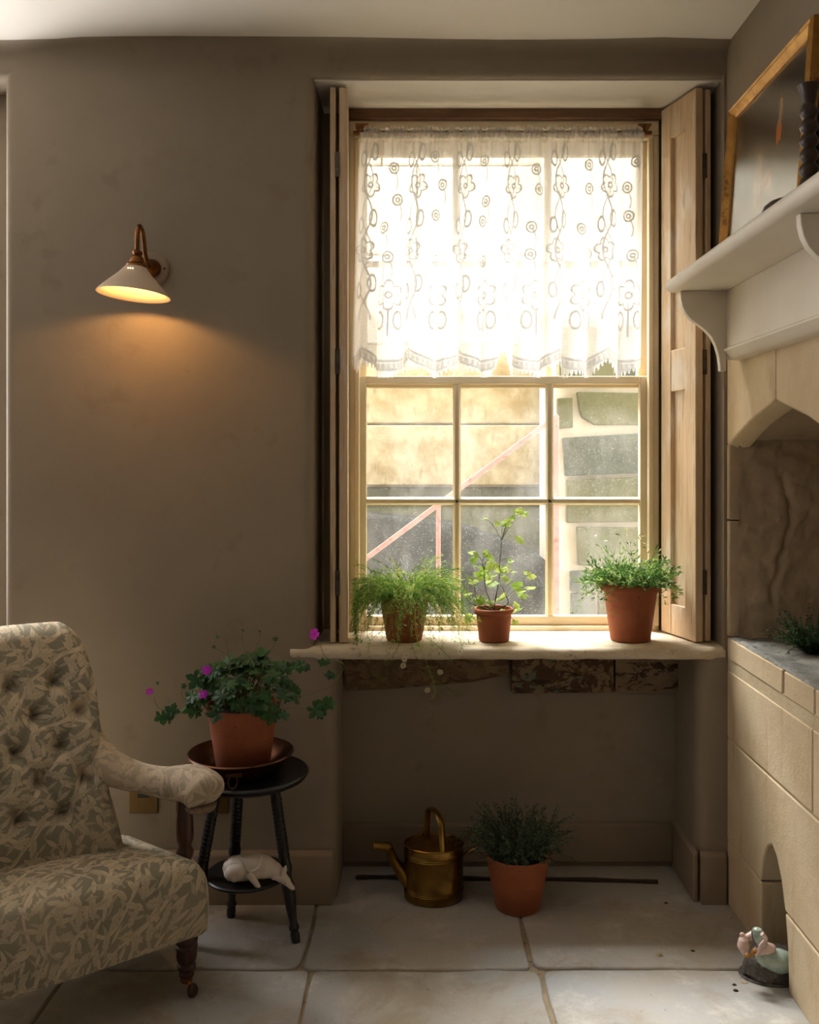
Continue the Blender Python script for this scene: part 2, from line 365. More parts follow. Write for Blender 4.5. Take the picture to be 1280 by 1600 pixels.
# printed leaf cotton for the armchair (drawn in cloth UV metres)
def leaf_print(name, ground, leafc, line, fade):
    t = NT(name); uv = t.tc('UV')
    def layer(scale, off, L, Wd, lobes):
        mp = t.map((scale, scale, 1), off, which='UV')
        vo = t.N('ShaderNodeTexVoronoi', voronoi_dimensions='2D'); t.l.new(mp, vo.inputs['Vector']); vo.inputs['Scale'].default_value = 1.0; vo.inputs['Randomness'].default_value = 0.75
        sub = t.N('ShaderNodeVectorMath', operation='SUBTRACT'); t.l.new(mp, sub.inputs[0]); t.l.new(vo.outputs['Position'], sub.inputs[1])
        sc = t.N('ShaderNodeSeparateColor'); t.l.new(vo.outputs['Color'], sc.inputs[0])
        rt = t.N('ShaderNodeVectorRotate', rotation_type='Z_AXIS'); t.l.new(sub.outputs[0], rt.inputs['Vector']); t.l.new(t.math('MULTIPLY', sc.outputs[0], 6.283), rt.inputs['Angle'])
        sx = t.N('ShaderNodeSeparateXYZ'); t.l.new(rt.outputs[0], sx.inputs[0]); x, y = sx.outputs[0], sx.outputs[1]
        ay = t.math('ABSOLUTE', y)
        prof = t.math('MULTIPLY', t.math('SUBTRACT', 1.0, t.math('POWER', t.math('ABSOLUTE', t.math('DIVIDE', x, L)), 2.0)), Wd)
        if lobes: prof = t.math('ADD', prof, t.math('MULTIPLY', t.math('SINE', t.math('MULTIPLY', x, 34.0)), 0.035))
        d = t.math('SUBTRACT', prof, ay)
        m = t.ramp(d, 0.0, 0.03)
        rib = t.ramp(ay, 0.008, 0.022, 1.0, 0.0)
        vein = t.ramp(t.math('SINE', t.math('SUBTRACT', t.math('MULTIPLY', x, 52.0), t.math('MULTIPLY', ay, 46.0))), 0.7, 0.95)
        ln = t.math('MAXIMUM', rib, t.math('MULTIPLY', vein, 0.45))
        stem = t.math('MULTIPLY', t.ramp(ay, 0.012, 0.028, 1.0, 0.0), t.ramp(t.math('ABSOLUTE', x), 0.60, 0.70, 1.0, 0.0))
        return m, t.math('MULTIPLY', ln, m), stem
    col = ground
    # scrolling stems
    w = t.N('ShaderNodeTexWave'); w.wave_type = 'BANDS'; w.bands_direction = 'DIAGONAL'
    t.l.new(t.map((1, 1, 1), which='UV'), w.inputs['Vector']); w.inputs['Scale'].default_value = 5.5; w.inputs['Distortion'].default_value = 9.0; w.inputs['Detail'].default_value = 1.0; w.inputs['Detail Scale'].default_value = 1.2
    col = t.mix(t.ramp(w.outputs[0], 0.93, 0.97), col, leafc)
    for i, (s, o, L, Wd, lb) in enumerate([(30, (.3, .7, 0), .58, .17, False), (21, (4.1, 2.2, 0), .5, .20, True), (36, (7.7, 9.1, 0), .6, .13, False)]):
        m, ln, st = layer(s, o, L, Wd, lb)
        col = t.mix(st, col, leafc)
        col = t.mix(m, col, [leafc, t.mix(0.25, leafc, ground), t.mix(0.35, leafc, ground)][i])
        col = t.mix(t.math('MULTIPLY', ln, 0.6), col, line)
    col = t.mix(t.ramp(t.noise(t.map((1, 1, 1), which='UV'), 4, 4, 0.6), 0.4, 0.7, 0.0, fade), col, leafc)
    t.bump(t.noise(t.map((1, 1, 1), which='UV'), 700, 2), 0.08, 0.002)
    return t.base(col, 0.9, 0, 0.15)
M['print'] = leaf_print('leaf_print_cotton', lin(134, 130, 112), lin(198, 182, 156), lin(150, 138, 116), 0.3)
M['print_faded'] = leaf_print('faded_leaf_print', lin(166, 152, 132), lin(208, 192, 168), lin(176, 160, 138), 0.4)
M['webbing'] = mottled('frayed_backing', lin(150, 128, 106), lin(116, 96, 78), 60, 0.95, 0.4, 200)

# ================================================================== THE SETTING
YW = 2.60          # face of the window wall
YG = 2.83          # back of the window recess
XR = 0.85          # face of the chimney breast
XL = -2.30         # left wall
YF = -1.70         # wall behind the camera
HC = 2.405         # ceiling
EL, ER = -0.308, 0.842     # embrasure above the sill
AL, AR = -0.245, 0.768     # alcove below the sill
ZH = 2.314         # embrasure head
ZS = 0.716         # top of the sill
LA = -1.178        # rounded corner at the far left: a further recess

def rounded(poly, k, r, n=6):           # round corner k of a polygon
    p0, p1, p2 = Vector(poly[k - 1]), Vector(poly[k]), Vector(poly[(k + 1) % len(poly)])
    a = p1 + (p0 - p1).normalized() * r; b = p1 + (p2 - p1).normalized() * r
    arc = [tuple((1 - t) ** 2 * a + 2 * t * (1 - t) * p1 + t * t * b) for t in [i / n for i in range(n + 1)]]
    return list(poly[:k]) + arc + list(poly[k + 1:])
def struct(o, label, cat='wall'): return tag(o, label, cat, kind='structure')

# window wall
w = MB()
pl = [(LA, YW), (EL, YW), (EL, 3.05), (LA, 3.05)]
pl = rounded(pl, 1, 0.032); pl = rounded(pl, 0, 0.03)
w.prism(pl, 'z', ZS - 0.03, ZH + 0.022)                                       # left pier above the sill
pl = [(LA, YW), (AL, YW), (AL, 3.05), (LA, 3.05)]
pl = rounded(pl, 1, 0.05); pl = rounded(pl, 0, 0.03)
w.prism(pl, 'z', 0.0, ZS - 0.03)                                            # left pier below the sill
pl = rounded([(AR, 3.05), (AR, YW), (XR + .06, YW), (XR + .06, 3.05)], 1, 0.045)
w.prism(pl, 'z', 0.0, ZS - 0.03)                                            # right pier below
w.box(ER, XR + .06, YW + .0, 3.05, ZS - .03, ZH + .022)                       # right pier above
hd = rounded([(YW, HC), (YW, ZH), (3.05, ZH), (3.05, HC)], 1, 0.022)
w.prism(hd, 'x', XL, XR + .06)                                               # head
w.box(AL - .02, AR + .02, YG, 3.05, 0.0, ZS - .01)                           # wall under the window
w.box(EL - .02, -0.236, 2.87, 3.05, ZS - .03, ZH + .02)                      # masonry beside the window frame
w.box(0.727, ER + .02, 2.87, 3.05, ZS - .03, ZH + .02)
w.box(-0.25, 0.74, 2.90, 3.05, 2.275, ZH + .02)
w.box(XL, LA + .05, 2.73, 3.05, 0.0, ZS); w.box(XL, LA + .05, 2.73, 3.05, 2.24, ZH + .01); w.box(XL, -2.22, 2.73, 3.05, ZS, 2.24); w.box(-1.26, LA + .05, 2.73, 3.05, ZS, 2.24)                               # back of the further recess
# soffit of the window head: the light on it is put into a paler colour
# soft cove under the ceiling
R = 0.045; arc = [(YW + .01, HC + .01), (YW + .01, HC - R)] + [(YW - R * (1 - math.cos(a)), HC - R + R * math.sin(a)) for a in [math.pi / 2 * i / 8 for i in range(9)]] + [(YW - R, HC + .01)]
w.prism(arc, 'x', XL, XR + .02)
wb = w.build('wall_back', M['plaster'], smooth=35); struct(wb, 'brown lime plastered wall around the window'); OFF['wall_back'] = Vector((0, 0, 0))
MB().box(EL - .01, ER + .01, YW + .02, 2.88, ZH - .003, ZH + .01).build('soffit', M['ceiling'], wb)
# skirting boards
b = MB(); pr = [(YW - .018, 0), (YW - .018, .138), (YW - .008, .149), (YW + .002, .149), (YW + .002, 0)]
b.prism(pr, 'x', LA + .02, AL - .008)
struct(b.build('baseboard_left', M['skirting'], bevel=.004), 'painted skirting board along the wall behind the stool', 'skirting')
b = MB().prism([(YW - .018, 0), (YW - .018, .135), (YW - .008, .146), (YW + .002, .146), (YW + .002, 0)], 'x', AR + .006, XR - .004)
b.prism([(AR - .012, 0.0), (AR - .012, .135), (AR + .002, .146), (AR + .002, 0.0)], 'y', YW - .0, YG)
struct(b.build('baseboard_right', M['skirting'], bevel=.004), 'short painted skirting beside the stone chimney', 'skirting')
b = MB().prism([(YG - .014, .018), (YG - .014, .128), (YG - .006, .136), (YG + .002, .136), (YG + .002, .018)], 'x', AL, AR - .012)
struct(b.build('baseboard_back', M['dark_skirting'], bevel=.003), 'painted skirting at the back of the window alcove', 'skirting')

# other walls and ceiling
l = MB(); ly0, ly1, lz0, lz1 = -.42, 0.82, 0.78, 2.24
l.box(XL - .3, XL, YF, ly0, 0, HC); l.box(XL - .3, XL, ly1, 3.05, 0, HC); l.box(XL - .3, XL, ly0, ly1, 0, lz0); l.box(XL - .3, XL, ly0, ly1, lz1, HC); l.box(XL - .3, XL - .2, ly0, ly1, lz0, lz1)
struct(l.build('wall_left', M['low_bounce_plaster']), 'plastered left wall with a second window')
struct(MB().box(XL - .3, 1.9, YF - .2, YF, 0, HC).build('wall_front', M['low_bounce_plaster']), 'plastered wall opposite the window')
cm = MB(); nx, ny = 40, 46
cv = [(XL - .3 + (1.9 - XL + .3) * i / nx, YF + (3.05 - YF) * j / ny, 0) for j in range(ny + 1) for i in range(nx + 1)]
from mathutils import noise as mnoise
cv = [(x, y, HC + .012 * mnoise.noise(Vector((x * 1.6, y * 1.6, 3.1)))) for x, y, z in cv]
cm.add(cv, [(j * (nx + 1) + i, j * (nx + 1) + i + 1, (j + 1) * (nx + 1) + i + 1, (j + 1) * (nx + 1) + i) for j in range(ny) for i in range(nx)])
cm.box(XL - .3, 1.9, YF, 3.05, HC + .03, HC + .2)
struct(cm.build('ceiling', M['ceiling'], smooth=30), 'uneven pale plaster ceiling', 'ceiling')

# floor: mortar bed and worn flagstones
fl = MB().box(XL - .3, 1.9, YF - .2, 3.05, -.12, -.006).build('floor', M['grout'])
struct(fl, 'worn grey stone flag floor with sandy joints', 'floor'); OFF['floor'] = Vector((0, 0, 0))
def slab(x0, x1, y0, y1, seed):
    g = .0045; x0 += g; x1 -= g; y0 += g; y1 -= g; r = random.Random(seed)
    pts = []
    for (cx, cy, sx, sy) in ((x0, y0, 1, 1), (x1, y0, -1, 1), (x1, y1, -1, -1), (x0, y1, 1, -1)):
        k = .01 + r.random() * .03
        q = [(cx, cy + sy * k), (cx + sx * k * .3, cy + sy * k * .3), (cx + sx * k, cy)]
        pts += q if (sx * sy > 0) else q[::-1]
    poly = []
    for i in range(len(pts)):                                   # wobble along the edges
        a, c = Vector(pts[i]), Vector(pts[(i + 1) % len(pts)]); n = max(1, int((c - a).length / .09))
        for j in range(n):
            p = a.lerp(c, j / n)
            if 0 < j < n: p += Vector((r.uniform(-.005, .005), r.uniform(-.005, .005)))
            poly.append(tuple(p))
    dz = r.uniform(-.002, .002)
    MB().prism(poly, 'z', -.03, dz).build('flagstone', M['flag'], fl, bevel=.004)
rows = [(2.26, 2.86, [XL, -1.55, -.80, -.30, .265, .90, 1.5]), (1.56, 2.26, [XL, -1.5, -.86, -.272, .285, .95, 1.5]),
        (.90, 1.56, [XL, -1.7, -1.0, -.4, .15, .7, 1.3]), (.2, .9, [XL, -1.4, -.7, 0, .6, 1.4]), (-.6, .2, [XL, -1.7, -.9, -.2, .5, 1.4]), (YF, -.6, [XL, -1.4, -.6, .2, .9, 1.5])]
sd = 0
for y0, y1, xs in rows:
    for i in range(len(xs) - 1):
        sd += 1; slab(xs[i], xs[i + 1], y0, y1, sd)

# chimney breast on the right: mortar core, ashlar blocks, Tudor-arched recess, small pointed niche at the floor
r_ = MB()
r_.box(XR, 1.9, YF, YW + .02, 1.70, HC)                        # plaster above the shelf
r_.box(XR + .004, 1.9, YF, 1.80, 0, 1.70)
r_.box(XR + .004, 1.45, 1.80, YW + .05, .31, .735)             # behind the blocks
r_.box(XR + .004, 1.45, 2.345, YW + .05, 0, .31); r_.box(XR + .004, 1.45, 1.80, 2.155, 0, .31); r_.box(1.16, 1.45, 2.15, 2.35, 0, .31)
r_.box(1.45, 1.9, 1.80, YW + .05, 0, 1.70)
wr = r_.build('wall_right', M['plaster'], smooth=30); struct(wr, 'stone and plaster chimney breast with an arched recess'); OFF['wall_right'] = Vector((0, 0, 0))
mo = MB(); mo.box(XR + .002, XR + .02, 1.2, YW - .002, .648, .688); mo.box(XR + .003, XR + .02, 2.345, YW, .1, .66); mo.box(XR + .003, XR + .02, 1.2, 2.345, .31, .66)
mo.build('mortar_joint', M['mortar'], wr)
def block(poly, mat='ashlar', x1=1.15, name='stone_block', seed=0):
    rg = [[(XR, p[0], p[1]) for p in poly], [(x1, p[0], p[1]) for p in poly]]
    MB().loft(rg).build(name, M[mat], wr, bevel=.004)
far = [(2.337, 0), (2.337, .19), (2.322, .245), (2.296, .284), (2.265, .303)]
near = [(2.236, .286), (2.206, .244), (2.182, .185), (2.166, .105), (2.160, 0)]
block([(2.598, .0), (2.598, .176)] + [(2.337, .176), (2.337, 0)])
block([(2.160, 0), (2.167, .105), (2.181, .176), (1.70, .176), (1.70, 0)])
block([(2.598, .181), (2.598, .462), (1.93, .462), (1.93, .181), (2.183, .181), (2.206, .244), (2.236, .286), (2.265, .303), (2.296, .284), (2.322, .245), (2.337, .19), (2.337, .181)])
block([(1.926, .181), (1.926, .462), (1.40, .462), (1.40, .181)]); block([(1.696, 0), (1.696, .176), (1.2, .176), (1.2, 0)])
block([(2.598, .467), (2.598, .653), (2.03, .653), (2.03, .467)]); block([(2.026, .467), (2.026, .653), (1.40, .653), (1.40, .467)])
for y0, y1 in ((2.598, 2.20), (2.188, 2.02), (2.014, 1.62), (1.614, 1.20)):
    block([(y0, .684), (y0, .744), (y1, .744), (y1, .684)])
# rough slab on the ledge
g = MB(); n1, n2 = 34, 70; vv = []
for j in range(n2 + 1):
    for i in range(n1 + 1):
        y = 1.5 + (2.60 - 1.5) * j / n2; x = XR + .002 + .005 * mnoise.noise(Vector((y * 22, 1, 5))) + (1.46 - XR) * (i / n1) ** 1.3
        z = .750 + .006 * mnoise.noise(Vector((x * 16, y * 16, 2))) + .004 * mnoise.noise(Vector((x * 45, y * 45, 7))) - (.006 if i == 0 else 0)
        vv.append((x, y, z))
g.add(vv, [(j * (n1 + 1) + i, j * (n1 + 1) + i + 1, (j + 1) * (n1 + 1) + i + 1, (j + 1) * (n1 + 1) + i) for j in range(n2) for i in range(n1)])
g.box(XR + .012, 1.46, 1.5, 2.6, .72, .742)
g.build('ledge_slab', M['ledge'], wr, smooth=60)
# arch stones, chamfered
def arch_half(outer, inner, back):
    rg = [[(XR, *p) for p in outer], [(XR + .032, *p) for p in inner], [(XR + .05, *p) for p in inner]]
    MB().prism([(p[0], p[1] + (.02 if p[1] < 1.6 else 0)) for p in inner], 'x', XR + .048, 1.46).build('lintel_rubble', M['rubble'], wr)
    MB().loft(rg).build('arch_stone', M['ashlar'], wr, bevel=.003)
arch_half([(2.598, 1.70), (2.598, 1.285), (2.585, 1.285), (2.42, 1.343), (2.242, 1.3885), (2.242, 1.70)],
          [(2.598, 1.70), (2.598, 1.27), (2.572, 1.27), (2.412, 1.327), (2.242, 1.370), (2.242, 1.70)], 1.20)
arch_half([(2.239, 1.70), (2.239, 1.3885), (2.06, 1.343), (1.90, 1.285), (1.80, 1.285), (1.80, 1.70)],
          [(2.239, 1.70), (2.239, 1.370), (2.068, 1.327), (1.91, 1.27), (1.80, 1.27), (1.80, 1.70)], 1.20)
def jamb(y0, y1, z0, z1, xa, ins):
    rg = [[(XR, y0, z0), (XR, y1, z0), (XR, y1, z1), (XR, y0, z1)], [(XR + .055, y0 - ins, z0), (XR + .055, y1, z0), (XR + .055, y1, z1), (XR + .055, y0 - ins, z1)], [(1.2, y0 - ins, z0), (1.2, y1, z0), (1.2, y1, z1), (1.2, y0 - ins, z1)]]
    MB().loft(rg).build('jamb_stone', M['rubble'], wr, bevel=.004)
jamb(2.582, 2.604, .748, 1.07, 0, .012); jamb(2.582, 2.604, 1.074, 1.283, 0, .012)
g = MB(); n1, n2 = 96, 126; vv = []           # rough render inside the recess
for j in range(n2 + 1):
    for i in range(n1 + 1):
        x = XR + .02 + (1.46 - XR) * i / n1; z = .735 + .80 * j / n2
        crack = math.exp(-((x - (.985 + .025 * math.sin(z * 13) + .012 * mnoise.noise(Vector((z * 22, 3, 1))))) / .007) ** 2) * (1 if .84 < z < 1.2 else 0)
        y = 2.562 - .02 * (i / n1) + .010 * mnoise.noise(Vector((x * 7, z * 7, 9))) + .006 * mnoise.noise(Vector((x * 24, z * 24, 2))) + .003 * mnoise.noise(Vector((x * 70, z * 70, 4))) + .010 * crack
        vv.append((x, y, z))
g.add(vv, [(j * (n1 + 1) + i, j * (n1 + 1) + i + 1, (j + 1) * (n1 + 1) + i + 1, (j + 1) * (n1 + 1) + i) for j in range(n2) for i in range(n1)])
g.box(1.18, 1.46, 1.8, 2.7, 1.34, 1.5); g.box(1.44, 1.47, 1.8, 2.7, .735, 1.5); g.box(XR + .06, 1.46, 1.80, 1.92, .748, 1.5); g.box(XR + .03, 1.46, 2.62, 2.7, .7, 1.5)
g.build('recess_render', M['rubble'], wr, smooth=70)

# ---- window: frame, two sashes with panes
WX0, WX1 = -0.230, 0.722
wn = bpy.data.objects.new('window_1', None); COL.objects.link(wn); wn.location = (.246, 2.88, ZS); OFF['window_1'] = Vector(wn.location)
struct(wn, 'cream painted sash window of twelve small panes', 'window')
f = MB()
f.box(WX0, WX0 + .022, 2.84, 2.96, ZS + .014, 2.235); f.box(WX1 - .022, WX1, 2.84, 2.96, ZS + .014, 2.235); f.box(WX0, WX1, 2.84, 2.96, 2.235, 2.28)
f.box(WX0, WX1, 2.845, 2.99, ZS - .03, ZS + .014)
f.box(WX0 + .018, WX0 + .034, 2.834, 2.861, ZS + .013, 2.222); f.box(WX1 - .034, WX1 - .018, 2.834, 2.861, ZS + .013, 2.222); f.box(WX0 + .018, WX1 - .018, 2.834, 2.861, 2.222, 2.241)
f.build('window_frame', M['cream'], wn, bevel=.004)
def sash(name, y0, y1, x0, x1, z0, z1, xb, zb, top_r, bot_r, mat):
    s = MB(); ym = (y0 + y1) / 2
    s.box(x0, xb[0][0], y0, y1, z0, z1); s.box(xb[-1][1], x1, y0, y1, z0, z1)
    s.box(xb[0][0], xb[-1][1], y0, y1, z0, z0 + bot_r); s.box(xb[0][0], xb[-1][1], y0, y1, z1 - top_r, z1)
    so = s.build(name, M['cream'], wn, bevel=.003)
    for i in range(len(xb) - 1):
        a, b = xb[i][1], xb[i + 1][0]
        MB().loft([[(a - .003, ym, z0 + .01), (a + .004, y0 + .004, z0 + .01), (b - .004, y0 + .004, z0 + .01), (b + .003, ym, z0 + .01), (b - .004, y1 - .004, z0 + .01), (a + .004, y1 - .004, z0 + .01)],
                   [(a - .003, ym, z1 - .01), (a + .004, y0 + .004, z1 - .01), (b - .004, y0 + .004, z1 - .01), (b + .003, ym, z1 - .01), (b - .004, y1 - .004, z1 - .01), (a + .004, y1 - .004, z1 - .01)]]).build('glazing_bar', M['cream'], so, bevel=.002)
    for i in range(len(zb) - 1):
        a, b = zb[i][1], zb[i + 1][0]
        MB().loft([[(x, ym, a - .003), (x, y0 + .004, a + .004), (x, y0 + .004, b - .004), (x, ym, b + .003), (x, y1 - .004, b - .004), (x, y1 - .004, a + .004)] for x in (x0 + .01, x1 - .01)]).build('glazing_bar', M['cream'], so, bevel=.002)
    for (a, b) in xb:
        for (c, d) in zb:
            MB().box(a - .004, b + .004, ym + .001, ym + .004, c - .004, d + .004).build('pane', M[mat], so)
YS = 2.875
xs = [(PX(573, YS), PX(709, YS)), (PX(719, YS), PX(853.5, YS)), (PX(864, YS), PX(999, YS))]
zs = [(PZ(969, YS), PZ(788, YS)), (PZ(778, YS), PZ(600, YS))]
sash('lower_sash', 2.862, 2.892, WX0 + .022, WX1 - .022, ZS + .012, PZ(588, YS), xs, zs, .024, .03, 'glass')
YT = 2.912
zt0 = PZ(600, YS); zt1 = 2.236
sash('upper_sash', 2.897, 2.927, WX0 + .022, WX1 - .022, zt0 - .01, zt1, xs, [(zt0 + .02, (zt0 + zt1) / 2 - .01), ((zt0 + zt1) / 2 + .01, zt1 - .045)], .045, .03, 'clear_glass')
b = MB().box(WX0 - .012, WX1 + .012, 2.826, 2.90, 2.279, 2.316); jitter(b, .002, 9)
struct(b.build('trim_1', M['lintel'], bevel=.004), 'rough brown timber lintel over the window', 'lintel')
# ---- the second window, in the recess beyond the left edge of the view
w2 = bpy.data.objects.new('window_2', None); COL.objects.link(w2); w2.location = (-1.74, 2.78, ZS); OFF['window_2'] = Vector(w2.location)
struct(w2, 'cream sash window in the recess beside the armchair', 'window')
f = MB(); f.box(-2.22, -2.19, 2.76, 2.84, ZS, 2.24); f.box(-1.29, -1.26, 2.76, 2.84, ZS, 2.24); f.box(-2.19, -1.29, 2.76, 2.84, ZS, ZS + .04); f.box(-2.19, -1.29, 2.76, 2.84, 2.20, 2.24); f.box(-2.19, -1.29, 2.77, 2.82, 1.46, 1.50)
f.build('window_frame', M['cream'], w2, bevel=.003)
for k in (1, 2):
    MB().box(-2.19 + .3 * k - .008, -2.19 + .3 * k + .008, 2.78, 2.81, ZS + .04, 2.20).build('glazing_bar', M['cream'], w2, bevel=.002)
for zz0 in (1.10, 1.85):
    MB().box(-2.19, -1.29, 2.781, 2.809, zz0 - .008, zz0 + .008).build('glazing_bar', M['cream'], w2, bevel=.002)
for i in range(3):
    for a, b in ((ZS + .04, 1.092), (1.108, 1.46), (1.50, 1.842), (1.858, 2.20)):
        MB().box(-2.182 + .3 * i, -1.898 + .3 * i, 2.794, 2.797, a, b).build('pane', M['clear_glass'], w2)
# sill
s = MB(); n = 60; rings = []
for i in range(n + 1):
    x = -.374 + (.846 + .374) * i / n; w1 = .004 * mnoise.noise(Vector((x * 9, 0, 1))); w2 = .003 * mnoise.noise(Vector((x * 14, 5, 1)))
    y0 = 2.585 + w1 + (.012 if x < EL or x > ER - .02 else 0)
    rings.append([(x, 2.87, ZS - .034), (x, y0 + .012, ZS - .034 + w2), (x, y0 + .002, ZS - .028 + w2), (x, y0, ZS - .016), (x, y0 + .003, ZS - .006), (x, y0 + .014, ZS + w2 * .4), (x, 2.87, ZS)])
s.loft(rings)
struct(s.build('trim_2', M['sill'], smooth=50), 'thick worn window sill with a rounded rough front edge', 'window sill')
# old boards under the sill
YB = 2.80
def board(poly, mat, label):
    pts = [(PX(x, YB), PZ(y, YB)) for x, y in poly]; o = MB().prism(pts, 'y', YB, YG + .004).build('fixing_board', M[mat], bevel=.003)
    tag(o, label, 'board', 'old timber boards under the sill')
board([(536, 1020), (795, 1020), (796, 1054), (740, 1066), (690, 1070), (610, 1077), (540, 1080)], 'flake_a', 'long brown board under the sill, its lower edge broken away')
board([(800, 1020), (959, 1020), (960, 1082), (800, 1084)], 'flake_b', 'board under the sill with flaking dark and turquoise paint')
board([(962, 1020), (1066, 1020), (1066, 1082), (962, 1082)], 'flake_c', 'short board under the sill with large flakes of cream paint')

# ================================================================== OUTSIDE
out = MB().box(-6, 7, 3.05, 9, -.6, -.3).build('ground', mottled('yard_ground', lin(210, 204, 192), lin(186, 178, 164), 5, 0.9))
struct(out, 'grey yard floor outside the window', 'ground')
struct(MB().box(-8, XL - .3, -6, 9, -.6, -.3).build('ground', M['mortar']), 'pale yard outside the left wall', 'ground')
M['sandstone'] = stone_mat('honey_sandstone', lin(156, 136, 98), lin(190, 176, 144), lin(134, 116, 80), lin(98, 82, 54), 9.0)  # the stone's own honey tones
M['pale_stone'] = stone_mat('pale_stone_with_glare', lin(226, 216, 196), lin(236, 230, 216), lin(210, 198, 170), lin(170, 150, 120), 3.0)  # pale mortar, and upper stones with daylight glare in their colour
M['mossy'] = stone_mat('mossy_stone', lin(92, 91, 60), lin(116, 113, 84), lin(68, 76, 40), lin(52, 52, 34), 4.0)
M['grey_stone'] = stone_mat('grey_green_stone', lin(82, 86, 74), lin(102, 103, 90), lin(70, 75, 50), lin(52, 54, 44), 4.0)
M['shadow_stone'] = stone_mat('shadow_dark_stone', lin(48, 48, 44), lin(64, 64, 60), lin(40, 46, 34), lin(28, 30, 27), 4.0)
YO = 4.35
ow = MB().box(-3.5, 5.5, YO + .06, YO + .5, -.35, 3.05).build('yard_wall', M['mortar']); tag(ow, 'tall wall of honey sandstone blocks across the yard outside the window', 'wall', kind='structure'); OFF['yard_wall'] = Vector((0, 0, 0))
zc = [PZ(760, YO), PZ(663, YO), 1.78, 2.2, 2.62, 3.05]
rr = random.Random(3)
jn = {0: [-3.4, -2.0, -.9, .9, 1.35], 1: [-3.4, -1.6, .155, .60, 1.35]}
for k in range(len(zc) - 1):
    js = jn.get(k) or [-3.4, -2.2 + rr.uniform(-.2, .2), -1.1 + rr.uniform(-.2, .2), -.2 + rr.uniform(-.2, .2), .6 + rr.uniform(-.1, .1), 1.35]
    js = js + [2.2, 3.1, 4.2, 5.4]
    for i in range(len(js) - 1):
        MB().box(js[i] + .004, js[i + 1] - .004, YO + rr.uniform(-.006, .006), YO + .1, zc[k] + .003, zc[k + 1] - .003).build('wall_stone', M['sandstone' if k < 2 else 'pale_stone'], ow, bevel=.008)  # upper courses paler: the glare behind the lace is put into their colour
for i in range(6):
    MB().box(-3.4 + i * 1.4, -2.01 + i * 1.4, YO + .05, YO + .12, .62, zc[0] - .005).build('wall_stone', M['mossy'], ow, bevel=.01)
    MB().box(-3.4 + i * 1.4, -2.01 + i * 1.4, YO + .04, YO + .12, -.33, .614).build('wall_stone', M['grey_stone'], ow, bevel=.01)
# retaining slope in front, its shadow put into the dark stone colour
Yd = 4.05
poly = [(PX(400, Yd), -.35), (PX(400, Yd), PZ(795, Yd)), (PX(575, Yd), PZ(806, Yd)), (PX(660, Yd), PZ(812, Yd)), (PX(720, Yd), PZ(822, Yd)), (PX(780, Yd), PZ(842, Yd)), (PX(850, Yd), PZ(874, Yd)), (PX(930, Yd), PZ(925, Yd)), (PX(1000, Yd), PZ(985, Yd)), (PX(1000, Yd), -.35)]
tag(MB().prism(poly, 'y', Yd, Yd + .28).build('retaining_wall', M['shadow_stone'], bevel=.01), 'dark retaining wall, shadow in its colour, with a sloping curved top in the yard', 'wall')
# stone pier of stair blocks on the right, wide pale joints
Ys = 3.72
pr = MB().box(PX(870, Ys), PX(1160, Ys), Ys + .03, Ys + .55, -.35, 2.9).build('stair_wall', M['pale_stone']); tag(pr, 'wall of large weathered blocks with wide pale mortar beside the railing', 'wall', kind='structure'); OFF['stair_wall'] = Vector((0, 0, 0))
def sb(q, mat):
    pts = [(PX(x, Ys), PZ(y, Ys)) for x, y in q]
    MB().prism(pts, 'y', Ys, Ys + .1).build('wall_stone', M[mat], pr, bevel=.004)
sb([(872, 622), (895, 621), (896, 668), (872, 670)], 'mossy'); sb([(902, 612), (1030, 614), (1030, 664), (930, 664), (910, 652), (906, 640)], 'mossy')
sb([(880, 684), (1030, 675), (1030, 738), (884, 744)], 'grey_stone'); sb([(886, 750), (1040, 744), (1040, 815), (886, 817)], 'mossy')
sb([(902, 824), (1040, 826), (1040, 884), (904, 884)], 'mossy'); sb([(892, 893), (930, 893), (930, 924), (892, 924)], 'grey_stone'); sb([(936, 893), (1040, 893), (1040, 930), (936, 930)], 'mossy')
sb([(893, 928), (930, 928), (930, 965), (893, 965)], 'grey_stone'); sb([(936, 934), (1040, 934), (1040, 990), (936, 990)], 'mossy')
sb([(876, 520), (960, 516), (960, 602), (876, 604)], 'mossy'); sb([(966, 516), (1040, 514), (1040, 602), (966, 600)], 'grey_stone')
sb([(876, 420), (1040, 410), (1040, 508), (876, 512)], 'pale_stone'); sb([(876, 300), (1040, 290), (1040, 402), (876, 412)], 'pale_stone')
# railing
Yr = 3.62
rl = thing('stair_railing', 'pink painted steel stair railing sloping up past the window', 'railing', P(770, 900, Yr))
def bar(a, b, r):
    a, b = P(*a, Yr), P(*b, Yr); d = (b - a).normalized(); u = Vector((0, 1, 0)); wv = d.cross(u)
    return MB().obox((a + b) / 2, (b - a) / 2, u * r * .5, wv * r)
bar((420, 986), (872, 649), .010).build('handrail', M['pinkpaint'], rl, bevel=.002)
bar((685, 790), (685, 1334), .009).build('post', M['pinkpaint'], rl, bevel=.002)
bar((868, 654), (870, 1334), .014).build('post', M['pinkpaint'], rl, bevel=.002)
bar((500, 930), (500, 1334), .009).build('post', M['pinkpaint'], rl, bevel=.002)

